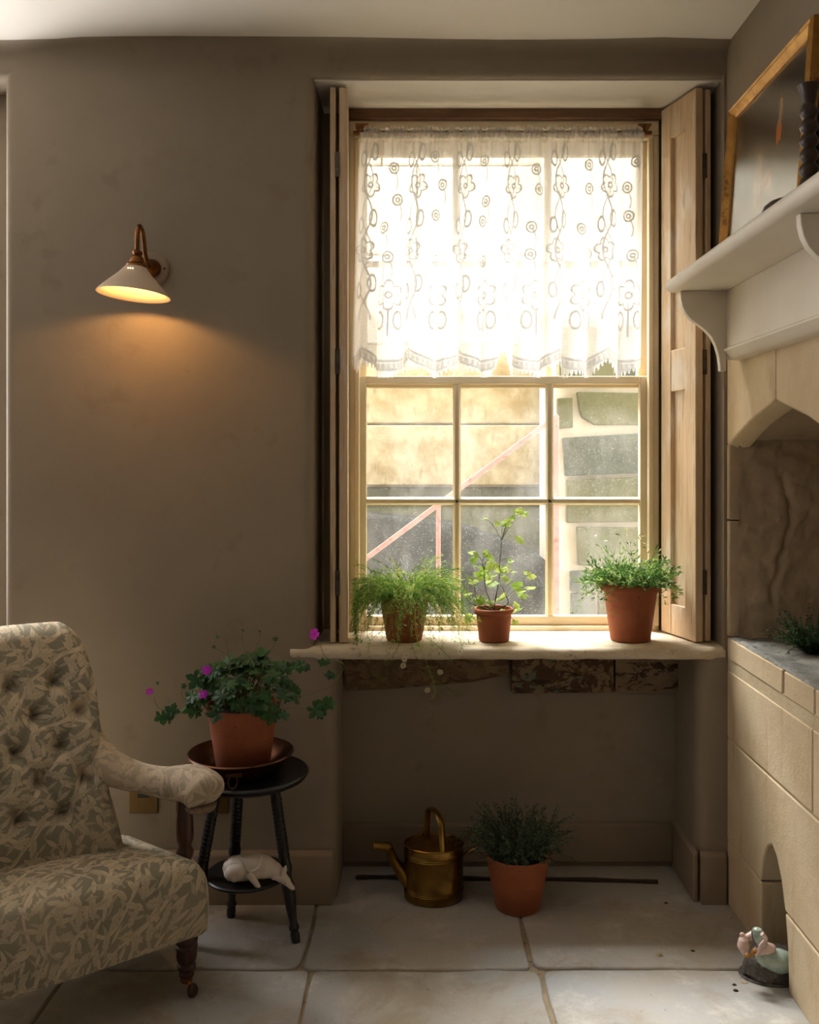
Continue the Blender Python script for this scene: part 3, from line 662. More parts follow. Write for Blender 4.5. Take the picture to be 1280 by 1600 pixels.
# ================================================================== THINGS
# ---- folding shutters in the embrasure
def shutter(label, hinge, front, side, z0, z1):
    h, fr = Vector((*hinge, 0)), Vector((*front, 0)); ax = (fr - h); L = ax.length; ax.normalize()
    nrm = Vector((ax.y, -ax.x, 0)) * side                    # towards the wall side of the embrasure
    rt = thing('window_shutter', label, 'shutter', (fr.x, fr.y, z0), 'folding shutters of the sash window')
    def bx(m, a0, a1, n0, n1, c0, c1):
        return m.obox(h + ax * (a0 + a1) / 2 + nrm * (n0 + n1) / 2 + Vector((0, 0, (c0 + c1) / 2)), ax * (a1 - a0) / 2, nrm * (n1 - n0) / 2, Vector((0, 0, (c1 - c0) / 2)))
    T = .024; st = .058
    zm0, zm1 = PZ(611, 2.75), PZ(546, 2.75); zt = z1 - .10; zb = z0 + .09
    def leaf(name, n0, t, mat):
        m = MB()
        bx(m, 0.004, st, n0, n0 + t, z0, z1); bx(m, L - st, L, n0, n0 + t, z0, z1)
        for c0, c1 in ((z0, zb), (zm0, zm1), (zt, z1)): bx(m, st - .001, L - st + .001, n0 + .001, n0 + t - .001, c0, c1)
        lf = m.build(name, M[mat], rt, bevel=.0025)
        for c0, c1 in ((zb, zm0), (zm1, zt)):
            p = MB(); bx(p, st - .004, L - st + .004, n0 + .012, n0 + max(t - .004, .016), c0 - .004, c1 + .004); p.build('panel', M[mat], lf)
        return lf
    leaf('front_leaf', 0, T, 'pine'); leaf('folded_leaf', T + .010, .016, 'pine')
    for zz in (z0 + .17, z0 + .80, z1 - .22):
        m = MB(); bx(m, L - .006, L + .002, T - .002, T + .012, zz - .035, zz + .035); m.build('hinge', M['iron'], rt)
        m = MB(); bx(m, -.006, .004, .006, .014, zz - .035, zz + .035); m.build('hinge', M['iron'], rt)
shutter('pine shutter folded back against the dark left side of the window', (-.2275, 2.828), (-.2165, 2.645), 1, ZS + .004, 2.302)
shutter('stripped pine panelled shutter folded open beside the mantel shelf', (.722, 2.828), (.776, 2.645), -1, ZS + .004, 2.302)

# ---- curtain rod and lace curtain
YC = 2.785; zr = PZ(208, YC)
rd = thing('curtain_rod', 'thin brass curtain rod with small brackets under the window head', 'curtain rod', (.24, YC, zr))
MB().tube([(PX(552, YC), YC, zr), (PX(1018, YC), YC, zr)], .0065, 12).build('rod', M['old_brass'], rd, smooth=50)
for px in (566, 1007):
    x = PX(px, YC); b = MB(); b.tube([(x, YC, zr), (x, YC, zr + .022)], .004, 8); b.box(x - .02, x + .02, YC - .008, YC + .05, zr + .022, zr + .026); b.build('bracket', M['old_brass'], rd, smooth=50)

Wc, Hc = 1.5, .752                                            # cloth size; gathered into 0.86 m
NU, NV = 640, 400
u = np.linspace(0, 1, NU + 1)[None, :].repeat(NV + 1, 0); tv = np.linspace(0, 1, NV + 1)[:, None].repeat(NU + 1, 1)
s_ = u * Wc; t_ = tv * Hc
rg = np.random.RandomState(5)
ph = rg.rand(8) * 6.28
g1 = np.sin(2 * np.pi * 11 * u + ph[0] + .8 * np.sin(2 * np.pi * 3 * u + ph[1])); g2 = np.sin(2 * np.pi * 23 * u + ph[2]); g3 = np.sin(2 * np.pi * 61 * u + ph[3] + 2 * np.sin(2 * np.pi * 7 * u)); g4 = np.sin(2 * np.pi * 5 * u + ph[4])
low = np.clip((tv - .03) / .9, 0, 1)
yy = YC + (.006 + .011 * low) * g1 + .005 * g2 * (1 - .5 * low) + .003 * g3 * np.exp(-tv * 9) + .008 * low * g4
ring = np.exp(-((t_ - .022) / .012) ** 2)                     # the rod pocket
yy = yy * (1 - ring) + (YC - .0105 + .002 * g3) * ring
x0t, x1t, x0b, x1b = PX(563, YC), PX(1006, YC), PX(549, YC), PX(1003, YC)
xa = x0t + (x0b - x0t) * tv ** .7; xb_ = x1t + (x1b - x1t) * tv
wob = (.010 * np.cos(2 * np.pi * 11 * u + ph[0] + .8 * np.sin(2 * np.pi * 3 * u + ph[1])) * low + .002 * np.cos(2 * np.pi * 61 * u) * np.exp(-tv * 10)) * np.clip(np.minimum(u, 1 - u) * 20, 0, 1)
xx = xa + (xb_ - xa) * u + wob
zz = zr + .018 - t_ + .004 * g3 * np.exp(-tv * 14)
# woven motif
def seg(d, w): return np.clip(1.5 - np.abs(d) / w, 0, 1)
lace = np.full_like(s_, .70)
Pd = .25
fine = .06 * (np.sin(2 * np.pi * s_ / .006) * np.sin(2 * np.pi * t_ / .0045) > 0)
lace += fine
def flower(cx, cy, r, petals, rot=0.0):
    dx, dy = (s_ - cx) * .8, t_ - cy; rr_ = np.hypot(dx, dy); th = np.arctan2(dy, dx) + rot
    R_ = r * (.62 + .38 * np.abs(np.cos(petals * th / 2)))
    ins = rr_ < R_
    edge = seg(rr_ - R_, .0030)
    vein = (np.abs(np.sin(petals * th)) < .16) & ins & (rr_ > r * .3)
    return ins * .07 + edge * .30 + vein * .16 + seg(rr_ - r * .2, .003) * .22
def oval(cx, cy, a, b):
    q = np.sqrt(((s_ - cx) / a) ** 2 + ((t_ - cy) / b) ** 2); return (q < 1) * .04 + seg((q - 1) * min(a, b), .0026) * .28
acc = np.zeros_like(s_)
for k in range(-1, 8):
    c0 = .06 + k * Pd
    xv = c0 + .022 * np.sin(2 * np.pi * t_ / .21)
    m_ = (t_ < .58)
    acc = np.maximum(acc, seg(s_ - xv, .004) * .26 * m_); acc = np.maximum(acc, seg(s_ - (c0 - .022 * np.sin(2 * np.pi * t_ / .21)), .0034) * .20 * m_)
    for j, ty in enumerate((.075, .175, .275, .37, .47)):
        if j % 2 == 1: acc = np.maximum(acc, flower(c0 + (.012 if j == 1 else -.01), ty, .036, 5, j))
        else:
            acc = np.maximum(acc, oval(c0 + .028, ty, .016, .024)); acc = np.maximum(acc, oval(c0 - .028, ty + .02, .014, .022))
    c1 = c0 + Pd / 2
    jr = np.random.RandomState(k + 20)
    for ty in (.10, .20, .29, .39):
        ox, oy = jr.uniform(-.035, .035), jr.uniform(-.03, .03)
        acc = np.maximum(acc, oval(c1 + ox, ty + oy, .022, .016)); acc = np.maximum(acc, oval(c1 + ox, ty + oy, .009, .006))
        acc = np.maximum(acc, seg((s_ - c1 - ox) - .02 * np.sin((t_ - ty - oy) * 38), .003) * .2 * (np.abs(t_ - ty - oy - .035) < .03))
    acc = np.maximum(acc, flower(c1, .505, .045, 6, .5)); acc = np.maximum(acc, seg(s_ - c1, .003) * .45 * ((t_ > .55) & (t_ < .63)))
    acc = np.maximum(acc, oval(c1 + .035, .58, .018, .026)); acc = np.maximum(acc, oval(c1 - .035, .58, .018, .026))
# scalloped border with square beads and a fringe
Ps = .25
sc = np.abs(np.cos(np.pi * (s_ - .06) / Ps)) if False else np.abs(np.sin(np.pi * (s_ - .06) / Ps))
tb_ = Hc - .088 + .040 * sc ** .8
d = t_ - tb_
acc = np.maximum(acc, seg(d, .0035) * .55); acc = np.maximum(acc, seg(d - .026, .0035) * .5)
bead = (d > .006) & (d < .021); acc = np.maximum(acc, bead * (.15 + .4 * (np.sin(2 * np.pi * s_ / .017) > .1)))
net = (d < 0) & (d > -.12); acc = np.maximum(acc, net * .18 * (np.sin(2 * np.pi * (s_ + t_) / .009) * np.sin(2 * np.pi * (s_ - t_) / .009) > .1))
lace = lace + acc
fr_ = d > .03
lace = np.where(fr_, .45 + .4 * (np.sin(2 * np.pi * s_ / .0125 + .8 * np.sin(60 * s_)) > -.1), lace)
endf = tb_ + .046 + .012 * np.sin(47 * s_) + .007 * np.sin(2 * np.pi * s_ / .0125)
hang = np.where(u > .955, (u - .955) * .8, 0) + np.where(u < .03, (.03 - u) * 1.2, 0) + .045 * np.exp(-((u - .51) / .018) ** 2)
lace = np.where(t_ > endf - hang, 0.0, lace)
# the gathered heading is double cloth
lace = np.where(t_ < .045, np.minimum(.62 + .3 * acc, 1), lace)
lace = np.where((u < .02) | (u > .98), np.where(lace > 0, np.maximum(lace, .72), 0), lace)
lace = np.clip(lace, 0, .97)
cu = MB(); vs = np.stack([xx, yy, zz], -1).reshape(-1, 3)
keep = lace > 0
idx = np.arange((NU + 1) * (NV + 1)).reshape(NV + 1, NU + 1)
kq = keep[:-1, :-1] | keep[1:, :-1] | keep[:-1, 1:] | keep[1:, 1:]
q = np.stack([idx[:-1, :-1], idx[:-1, 1:], idx[1:, 1:], idx[1:, :-1]], -1)[kq]
me = bpy.data.meshes.new('lace_curtain'); me.from_pydata(vs.tolist(), [], q.tolist())
at = me.attributes.new('lace', 'FLOAT', 'POINT'); at.data.foreach_set('value', lace.ravel().astype(np.float32))
me.materials.append(M['lace']); me.shade_smooth()
co = bpy.data.objects.new('lace_curtain', me); COL.objects.link(co)
co.name = 'lace_curtain'; tag(co, 'gathered white floral lace curtain with a scalloped fringed hem', 'curtain')

# ---- wall lamp
lp = thing('wall_lamp', 'swan neck wall lamp with a cream cone shade, lit', 'lamp', P(240, 420, YW))
pc = P(240, 421, YW); ry = Matrix.Rotation(math.pi / 2, 3, 'X')      # local z -> -y
MB().lathe([(.0, -.001), (.046, -.001), (.046, .010), (.042, .014), (0, .014)], pc, 40, ry).build('back_plate', M['plate'], lp, smooth=40)
MB().lathe([(.0, .012), (.025, .013), (.025, .020), (.019, .028), (.012, .036), (.009, .044), (0, .046)], pc, 32, ry).build('rose', M['old_brass'], lp, smooth=40)
for dx in (-.034, .034):
    MB().lathe([(0, .013), (.004, .0135), (.003, .0165), (0, .017)], pc + Vector((dx, 0, .0)), 12, ry).build('screw', M['old_brass'], lp, smooth=40)
YL = 2.452
top = Vector((pc.x, YL, PZ(398, YL)))
arm = [pc + Vector((0, -.03, 0)), pc + Vector((0, -.055, .004)), pc + Vector((0, -.078, .025)), pc + Vector((0, -.088, .055)), pc + Vector((0, -.103, .080)), pc + Vector((0, -.125, .090)), pc + Vector((0, -.143, .078)), pc + Vector((0, -.148, .055)), top]
def smooth_path(pts, n=6):
    pts = [Vector(p) for p in pts]; out_ = []
    for i in range(len(pts) - 1):
        a, b, c, d_ = pts[max(i - 1, 0)], pts[i], pts[i + 1], pts[min(i + 2, len(pts) - 1)]
        for k in range(n):
            t = k / n
            out_.append(.5 * ((2 * b) + (c - a) * t + (2 * a - 5 * b + 4 * c - d_) * t * t + (3 * b - a - 3 * c + d_) * t ** 3))
    out_.append(pts[-1]); return out_
MB().tube(smooth_path(arm), .0062, 12).build('swan_neck', M['old_brass'], lp, smooth=60)
tilt = Matrix.Rotation(math.radians(4.5), 3, 'Y') @ Matrix.Rotation(math.radians(-3), 3, 'X')
MB().lathe([(0, .012), (.008, .012), (.013, .008), (.013, .002), (.009, -.002), (.015, -.006), (.018, -.012), (.019, -.022), (.026, -.028), (.027, -.036), (0, -.036)], top, 32, tilt).build('lamp_holder', M['old_brass'], lp, smooth=40)
sh = MB(); pf = [(.028, -.034), (.034, -.042), (.046, -.056), (.064, -.074), (.082, -.092), (.094, -.106), (.0955, -.1085), (.093, -.108), (.080, -.093), (.062, -.076), (.044, -.058), (.032, -.044), (.026, -.036)]
sh.lathe(pf, top, 64, tilt, caps=False)
shade = sh.build('lamp_shade', M['white_shade'], lp, smooth=50)
em = NT('vent_glow'); em.base((1, .8, .5, 1), .5); em.p.inputs['Emission Color'].default_value = (1, .8, .5, 1); em.p.inputs['Emission Strength'].default_value = 3
for a in (-.16, 0, .16):
    p = top + tilt @ Vector((.0385 * math.sin(a - .05), -.0385 * math.cos(a - .05), -.0455)); MB().lathe([(0, -.001), (.0017, -.001), (.0017, .001), (0, .001)], p, 10, tilt @ Matrix.Rotation(math.radians(50), 3, 'X')).build('vent_hole', em.m, shade)
em = NT('bulb_glow'); em.base((1, .75, .4, 1), .5); em.p.inputs['Emission Color'].default_value = (1, .72, .36, 1); em.p.inputs['Emission Strength'].default_value = 14
MB().lathe([(0, -.066), (.008, -.064), (.013, -.057), (.014, -.05), (.009, -.041), (.008, -.034), (0, -.034)], top, 20, tilt).build('bulb', em.m, lp, smooth=60)
li = bpy.data.lights.new('lamp_light', 'POINT'); li.energy = 2.5; li.color = (1, .52, .17); li.shadow_soft_size = .012
lo = bpy.data.objects.new('lamp_light', li); COL.objects.link(lo); lo.parent = lp; lo.location = (top + Vector((0, 0, -.076))) - OFF['wall_lamp']

# ---- brass sockets on the wall
def socket(x0, n, label):
    z0 = .2516; wd = .080 if n == 1 else .146
    r = thing('wall_socket', label, 'socket', (x0 + wd / 2, YW, z0), 'brass sockets behind the armchair')
    MB().box(x0, x0 + wd, YW - .007, YW + .001, z0, z0 + .086).build('face_plate', M['socket_brass'], r, bevel=.002)
    for i in range(n):
        cx = x0 + wd * (i + .5) / n + (.0 if n == 1 else 0)
        m = MB(); m.box(cx - .016, cx + .016, YW - .0095, YW - .006, z0 + .045, z0 + .056); m.box(cx - .006, cx + .006, YW - .0095, YW - .006, z0 + .055, z0 + .072); m.build('socket_holes', M['black'], r)
        MB().box(cx - .008, cx + .008, YW - .012, YW - .006, z0 + .074, z0 + .083).build('switch', M['black'], r, bevel=.001)
socket(PX(203, YW), 1, 'single brass socket plate on the wall behind the chair arm')
socket(PX(276, YW), 2, 'double brass socket plate on the wall behind the black stool')

# ---- armchair
A = Vector((-.488, 2.14, 0)); TH = math.radians(35)
du_ = Vector((-math.cos(TH), -math.sin(TH), 0)); ds_ = Vector((-math.sin(TH), math.cos(TH), 0))
def C(u_, s, z): return A + du_ * u_ + ds_ * s + Vector((0, 0, z))
ch = thing('armchair', 'low buttoned armchair upholstered in faded leaf print cotton', 'armchair', C(.36, .25, 0))
WS = .72
def pillow(outline, rings, nm, mat, parent, dome=None, nsub=1):
    # outline: closed list of (u,s); rings: (scale towards the centre, z); cloth UV radiates from the centre
    cu_, cs_ = sum(p[0] for p in outline) / len(outline), sum(p[1] for p in outline) / len(outline)
    m = MB(); uv = []; R3 = []; path = {}
    for k, (scl, z) in enumerate(rings):
        ring_ = []
        for i, (a, b) in enumerate(outline):
            q_ = (cu_ + (a - cu_) * scl, cs_ + (b - cs_) * scl); zz_ = z + (dome(*q_) if dome else 0)
            ring_.append(C(q_[0], q_[1], zz_))
        R3.append(ring_)
    n = len(outline)
    acc_ = [0.0] * n; uvr = [[(cu_, cs_)] * n]
    for k in range(len(rings) - 2, -1, -1):
        row = []
        for i in range(n):
            acc_[i] += (R3[k][i] - R3[k + 1][i]).length
            dv = Vector((outline[i][0] - cu_, outline[i][1] - cs_)); dv.normalize()
            row.append((cu_ + dv.x * acc_[i], cs_ + dv.y * acc_[i]))
        uvr.insert(0, row)
    m.loft(R3); m.uv = [x for r in uvr for x in r]
    return m.build(nm, M[mat], parent, smooth=75)
def seat_outline():
    pts = []; W0, W1, D = WS, .62, .40
    def corner(u0, s0, sx, sy, r):
        arc_ = [(u0 + sx * (r - r * math.cos(a)), s0 + sy * (r - r * math.sin(a))) for a in [math.pi / 2 * i / 6 for i in range(7)]]
        return arc_
    # front edge slightly bowed, right (u=0) to left
    c1 = corner(0, 0, 1, 1, .03)[::1]
    pts += [(c[0], c[1]) for c in c1]
    n = 22
    for i in range(1, n):
        a = i / n; uu = .03 + (W0 - .06) * a; pts.append((uu, -.018 * math.sin(math.pi * a)))
    pts += [(W0 - c[0], c[1]) for c in c1[::-1]]
    for i in range(1, 12): pts.append((W0 - .05 * i / 12 * 1.0, .03 + (D - .06) * i / 12))
    pts += [(W0 - .05 - c[0], D - c[1]) for c in c1]
    for i in range(1, 14): pts.append((W0 - .08 - (W0 - .16) * i / 14, D))
    pts += [(.05 + c[0], D - c[1]) for c in c1[::-1]]
    for i in range(1, 12): pts.append((.05 * (1 - i / 12), D - .03 - (D - .06) * i / 12))
    return pts
so_ = seat_outline()
dome = lambda a, b: -.055 * max(0, b) / .46
seat = pillow(so_, [(0.0, .150), (.96, .150), (.985, .152), (.995, .158), (1.0, .17), (1.005, .19), (1.006, .215), (1.003, .245), (.995, .268), (.978, .288), (.95, .304), (.91, .316), (.85, .325), (.76, .333), (.64, .339), (.5, .343), (.35, .346), (.18, .347), (0.001, .348)], 'seat', 'print', ch, dome)
# piping down the front corner
for uu in (.003, WS - .003):
    sg = 1 if uu < .1 else -1
    MB().tube(smooth_path([C(uu + sg * .008, .012, .153), C(uu + sg * .004, .010, .20), C(uu + sg * .006, .012, .25), C(uu + sg * .012, .022, .285), C(uu + sg * .03, .045, .312)]), .0035, 8).build('piping', M['print_faded'], seat, smooth=60)
# back: buttoned pad on a leaning, narrowing panel
BC = .372; BT = .60
def back_pt(a, tt, h):          # a: offset from the centre line, tt: height along the back, h: thickness towards the sitter
    lean = .27 + .10 * tt + .33 * tt * tt
    z = .255 + tt * .955
    nrm = Vector((0, 0, 0)) - ds_; nrm = (nrm + Vector((0, 0, .28))).normalized()
    curve = -.10 * (a / .24) ** 2 * .35
    return C(BC + a, lean + curve, z) + nrm * h
def half_w(tt):
    t01 = tt / BT
    w = .232 - .035 * t01 - .03 * t01 ** 2 + .010 * math.cos(t01 * 8)
    k = max(0.0, (t01 - .90) / .10)
    return w - .045 * (1 - math.sqrt(max(0, 1 - k * k)))
buttons = []
for rowi in range(5):
    tt = .155 + .075 * rowi
    for k in range(-3, 4):
        a = (k + (.5 if rowi % 2 else 0)) * .098
        if abs(a) < half_w(tt) - .045: buttons.append((a, tt))
def puff(a, tt):
    hw = half_w(tt); e = min((hw - abs(a)) / .05, (BT - tt) / .05 + .02, 1.0); e = max(e, 0)
    h = .075 * math.sqrt(max(0, 1 - (1 - e) ** 2)) + .02 * math.sin(math.pi * min(tt / BT, 1))
    for (ba, bt) in buttons:
        r2 = (a - ba) ** 2 + (tt - bt) ** 2
        h -= .026 * math.exp(-r2 / .00030) + .010 * math.exp(-r2 / .0016)
    # pleats between neighbouring buttons
    if .13 < tt < .50:
        q1 = (a / .098 - (tt - .155) / .15); q2 = (a / .098 + (tt - .155) / .15)
        for q_ in (q1, q2): h -= .006 * math.exp(-((q_ - round(q_)) / .07) ** 2) * max(0, min(1, (.5 - tt) / .05))
    return max(h, 0.0)
nu_, nv_ = 96, 110; m = MB(); uv = []
for j in range(nv_ + 1):
    tt = BT * (j / nv_)
    tt = BT * (1 - (1 - j / nv_) ** 1.25)
    for i in range(nu_ + 1):
        x_ = -1 + 2 * i / nu_; x_ = math.copysign(1 - (1 - abs(x_)) ** 1.4, x_)
        a = x_ * half_w(tt); m.v.append(tuple(back_pt(a, tt, puff(a, tt)))); uv.append((a, tt * 1.05))
for j in range(nv_):
    for i in range(nu_):
        m.f.append((j * (nu_ + 1) + i, j * (nu_ + 1) + i + 1, (j + 1) * (nu_ + 1) + i + 1, (j + 1) * (nu_ + 1) + i))
# outer side and back of the panel
b0 = len(m.v)
edge = [(0, j) for j in range(nv_ + 1)] + [(i, nv_) for i in range(1, nu_ + 1)] + [(nu_, j) for j in range(nv_ - 1, -1, -1)]
for (i, j) in edge:
    p = Vector(m.v[j * (nu_ + 1) + i]); m.v.append(tuple(p + ds_ * .035 - Vector((0, 0, .008)))); uv.append((uv[j * (nu_ + 1) + i][0] * 1.1 + .03, uv[j * (nu_ + 1) + i][1] + .03))
for k in range(len(edge) - 1):
    i0 = edge[k][1] * (nu_ + 1) + edge[k][0]; i1 = edge[k + 1][1] * (nu_ + 1) + edge[k + 1][0]
    m.f.append((i0, i1, b0 + k + 1, b0 + k))
m.f.append(tuple(b0 + k for k in range(len(edge))))
m.uv = uv
bk = m.build('backrest', M['print'], ch, smooth=60)
bm_ = MB().lathe([(0, -.004), (.008, -.003), (.0105, 0), (.009, .003), (.005, .005), (0, .0055)], (0, 0, 0), 14).build('button', M['print'], bk, smooth=60)
bme = bm_.data; bpy.data.objects.remove(bm_)
nb = (-ds_ + Vector((0, 0, .28))).normalized()
for (a, tt) in buttons:
    p = back_pt(a, tt, puff(a, tt) + .004)
    place(bme, 'button', bk, Matrix.Translation(p) @ nb.to_track_quat('Z', 'Y').to_matrix().to_4x4())
MB().tube(smooth_path([back_pt(half_w(t0) * sgn, t0, .0) for sgn, t0 in [(-1, k * BT / 10) for k in range(0, 10)]], 4), .004, 6).build('piping', M['webbing'], bk, smooth=60)
# arms
def arm_part(sg):
    U = (lambda x: x) if sg > 0 else (lambda x: WS - x)
    pts = smooth_path([C(U(.212), .305, .560), C(U(.198), .275, .532), C(U(.165), .245, .500), (C(U(.112), .205, .476)), C(U(.060), .15, .467), C(U(.018), .092, .472), C(U(.0), .052, .463), C(U(-.004), .032, .453)], 7)
    n = len(pts); rad = []
    for i in range(n):
        k = i / (n - 1); r = .052 - .016 * math.exp(-((k - .48) / .22) ** 2)
        if k > .86: r *= math.sqrt(max(.0, 1 - ((k - .86) / .145) ** 2))
        rad.append(max(r, .004))
    m = MB(); m.tube(pts, rad, 26, flat=.92, up=(0, 0, 1))
    uvs = []; L_ = 0
    for i in range(n):
        if i: L_ += (pts[i] - pts[i - 1]).length
        for k in range(26): uvs.append((L_ + 2.0 * sg, k / 26 * .26))
    m.uv = uvs
    ar = m.build('arm', M['print_faded'], ch, smooth=75)
    # frayed backing under the pad
    fr0 = [p - Vector((0, 0, rad[i] * .86)) for i, p in enumerate(pts)]
    MB().tube(fr0[10:-6], [max(.008, rad[i] * .42) for i in range(10, n - 6)], 10, flat=.25, up=(0, 0, 1)).build('frayed_edge', M['webbing'], ar, smooth=60)
    e = pts[-10]; MB().lathe([(0, -.012), (.032, -.012), (.036, -.006), (.034, .0), (0, .002)], e + Vector((0, 0, -.038)), 24).build('frayed_end', M['webbing'], ar, smooth=60)
    # turned post
    pb = C(U(.022), .115, 0); z0, z1 = .24, e.z - .04
    H_ = z1 - z0
    prof = [(.012, 0), (.012, .02), (.018, .026), (.020, .034), (.016, .042), (.018, .05), (.021, .058), (.021, .066), (.016, .074), (.015, .08), (.020, .092), (.0215, .11), (.020, .14), (.017, H_ - .02), (.016, H_)]
    MB().lathe([(r, z) for r, z in prof], pb + Vector((0, 0, z0)), 24).build('arm_post', M['mahogany'], ch, smooth=40)
    MB().tube([C(U(.02), .10, .245), C(U(.05), .115, .235)], .014, 10).build('post_fixing', M['mahogany'], ch, smooth=40)
arm_part(1); arm_part(-1)
def front_leg(uu, sgn):
    b = C(uu, .055, 0)
    lg = MB().lathe([(.012, .036), (.0165, .040), (.018, .046), (.0165, .052), (.021, .058), (.0215, .066), (.019, .072), (.0225, .078), (.024, .088), (.0235, .1), (.025, .104), (.026, .110), (.024, .116), (.026, .122), (.0265, .130), (.024, .136), (.027, .141), (.028, .148), (.026, .165)], b, 28).build('leg', M['mahogany'], ch, smooth=35)
    cs = MB(); cs.lathe([(.0115, .026), (.014, .030), (.0145, .04), (.012, .044)], b, 20); cs.tube([b + Vector((0, 0, .034)), b + Vector((.012, -.012, .026)), b + Vector((.018, -.016, .016))], .0055, 8); cs.build('caster_fork', M['old_brass'], lg, smooth=40)
    wx = b + Vector((.018, -.016, .0145)); MB().lathe([(.0, -.007), (.011, -.007), (.0145, -.004), (.0145, .004), (.011, .007), (0, .007)], wx, 24, Matrix.Rotation(math.radians(75), 3, 'Y') @ Matrix.Rotation(math.radians(20), 3, 'X')).build('caster_wheel', M['mahogany'], lg, smooth=40)
front_leg(.04, 1); front_leg(WS - .04, -1)
for uu in (.12, WS - .12):
    MB().loft([[C(uu + i * .016, .43 + j * .016, .16) for i, j in ((-1, -1), (1, -1), (1, 1), (-1, 1))], [C(uu + i * .012, .48 + j * .012, 0.0) for i, j in ((-1, -1), (1, -1), (1, 1), (-1, 1))]]).build('leg', M['mahogany'], ch, bevel=.003)

# ---- black three-legged stool
SX, SY = -.452, 2.40; ZT = .436
st = thing('plant_stool', 'small round black three legged stool with a lower shelf', 'stool', (SX, SY, 0))
MB().lathe([(0, -.020), (.138, -.020), (.146, -.016), (.149, -.012), (.147, -.009), (.153, -.006), (.154, -.002), (.150, .002), (.143, .002), (.138, 0), (0, 0)], (SX, SY, ZT), 72).build('tabletop', M['ebony'], st, smooth=40)
MB().lathe([(0, -.012), (.098, -.012), (.105, -.008), (.106, -.003), (.103, 0), (0, 0)], (SX - .004, SY, .176), 56).build('lower_shelf', M['ebony'], st, smooth=40)
for k, (fx, fy) in enumerate(((-.328, 2.386), (-.523, 2.518), (-.598, 2.355))):
    t0 = Vector((SX + (fx - SX) * .52, SY + (fy - SY) * .52, ZT - .018)); b0_ = Vector((fx, fy, 0)); L_ = (b0_ - t0).length
    q_ = (b0_ - t0).to_track_quat('Z', 'Y').to_matrix()
    pf = [(.012, 0), (.0135, .03)]
    z = .05
    for i in range(14): pf += [(.0134, z), (.0148, z + .003), (.0148, z + .006), (.0134, z + .009)]; z += .011
    pf += [(.014, .215), (.0165, .225), (.0165, .235), (.013, .245), (.0125, .262), (.0165, .275), (.0155, .31), (.0125, .345), (.0095, .372), (.0135, .380), (.0135, .386), (.010, .392), (.0125, .402), (.011, .42), (.0075, L_)]
    MB().lathe(pf, t0, 18, q_).build('leg', M['ebony'], st, smooth=40)

# ---- copper dish
DX, DY = PX(376, 2.38), 2.385; DZ = ZT + .003
dh = thing('copper_dish', 'round tarnished copper dish with a ring handle on the black stool', 'dish', (DX, DY, DZ))
MB().lathe([(0, 0), (.088, 0), (.097, .004), (.110, .022), (.128, .046), (.133, .049), (.136, .052), (.133, .055), (.128, .054), (.106, .024), (.092, .007), (.085, .004), (0, .004)], (DX, DY, DZ), 72).build('bowl', M['copper'], dh, smooth=45)
hp = Vector((PX(366, 2.27), DY - .122, DZ + .034))
MB().obox(hp + Vector((0, .006, 0)), (.020, 0, 0), (0, .004, .003), (0, 0, .006)).build('handle_plate', M['copper'], dh, bevel=.002)
rg_ = [hp + Vector((.001 + .011 * math.cos(a) , -.008 - .006 + .004 * math.sin(a), -.012 + .016 * math.sin(a))) for a in [2 * math.pi * i / 24 for i in range(25)]]
MB().tube(rg_, .0022, 8, caps=False).build('ring_handle', M['copper'], dh, smooth=60)

# ---- watering can
WXc, WYc = PX(678, 2.62), 2.635
wc = thing('watering_can', 'oval aged brass watering can with a tall arched handle', 'watering can', (WXc, WYc, 0))
SXc, SYc = 1.0, .84; rb = .0835
pf = [(0, 0), (rb - .004, 0), (rb, .003), (rb, .022), (rb + .0016, .024), (rb, .026), (rb + .0016, .029), (rb, .031), (rb + .0016, .034), (rb, .036), (rb, .118), (rb + .0016, .12), (rb, .122), (rb + .0016, .125), (rb, .127), (rb + .0016, .13), (rb, .132), (rb, .150), (rb + .002, .152), (rb - .001, .154), (rb - .003, .148), (rb - .02, .151), (0, .156)]
MB().lathe(pf, (WXc, WYc, .001), 64, sx=SXc, sy=SYc).build('body', M['brass'], wc, smooth=35)
def strap(pts, w, th, nm, upv):
    m = MB(); pts = smooth_path(pts, 6); rings = []
    for i, p in enumerate(pts):
        t = (pts[min(i + 1, len(pts) - 1)] - pts[max(i - 1, 0)]).normalized(); wv = Vector(upv).normalized(); nv = t.cross(wv).normalized()
        rings.append([p + wv * w * math.cos(a) + nv * th * math.sin(a) for a in [2 * math.pi * k / 10 for k in range(10)]])
    m.loft(rings); return m.build(nm, M['brass'], wc, smooth=60)
hz = .15
wv_ = Vector((.94, .35, 0))
yd = Vector((-.35, .94, 0)).normalized()
cc = Vector((WXc + .002, WYc, 0))
strap([cc + yd * -.066 + Vector((0, 0, .138)), cc + yd * -.062 + Vector((0, 0, .175)), cc + yd * -.055 + Vector((0, 0, .215)), cc + yd * -.036 + Vector((0, 0, .238)), cc + Vector((0, 0, .246)), cc + yd * .036 + Vector((0, 0, .238)), cc + yd * .055 + Vector((0, 0, .215)), cc + yd * .06 + Vector((0, 0, .175)), cc + yd * .062 + Vector((0, 0, .150))], .0095, .004, 'handle', wv_)
sp0 = Vector((WXc - .078, WYc - .01, .055)); sp = MB()
sp.tube([sp0 + Vector((.008, 0, -.01)), sp0, sp0 + Vector((-.038, -.006, .058)), Vector((PX(606, 2.6), 2.60, .158))], [.020, .019, .014, .0125], 18)
spo = sp.build('spout', M['brass'], wc, smooth=60)
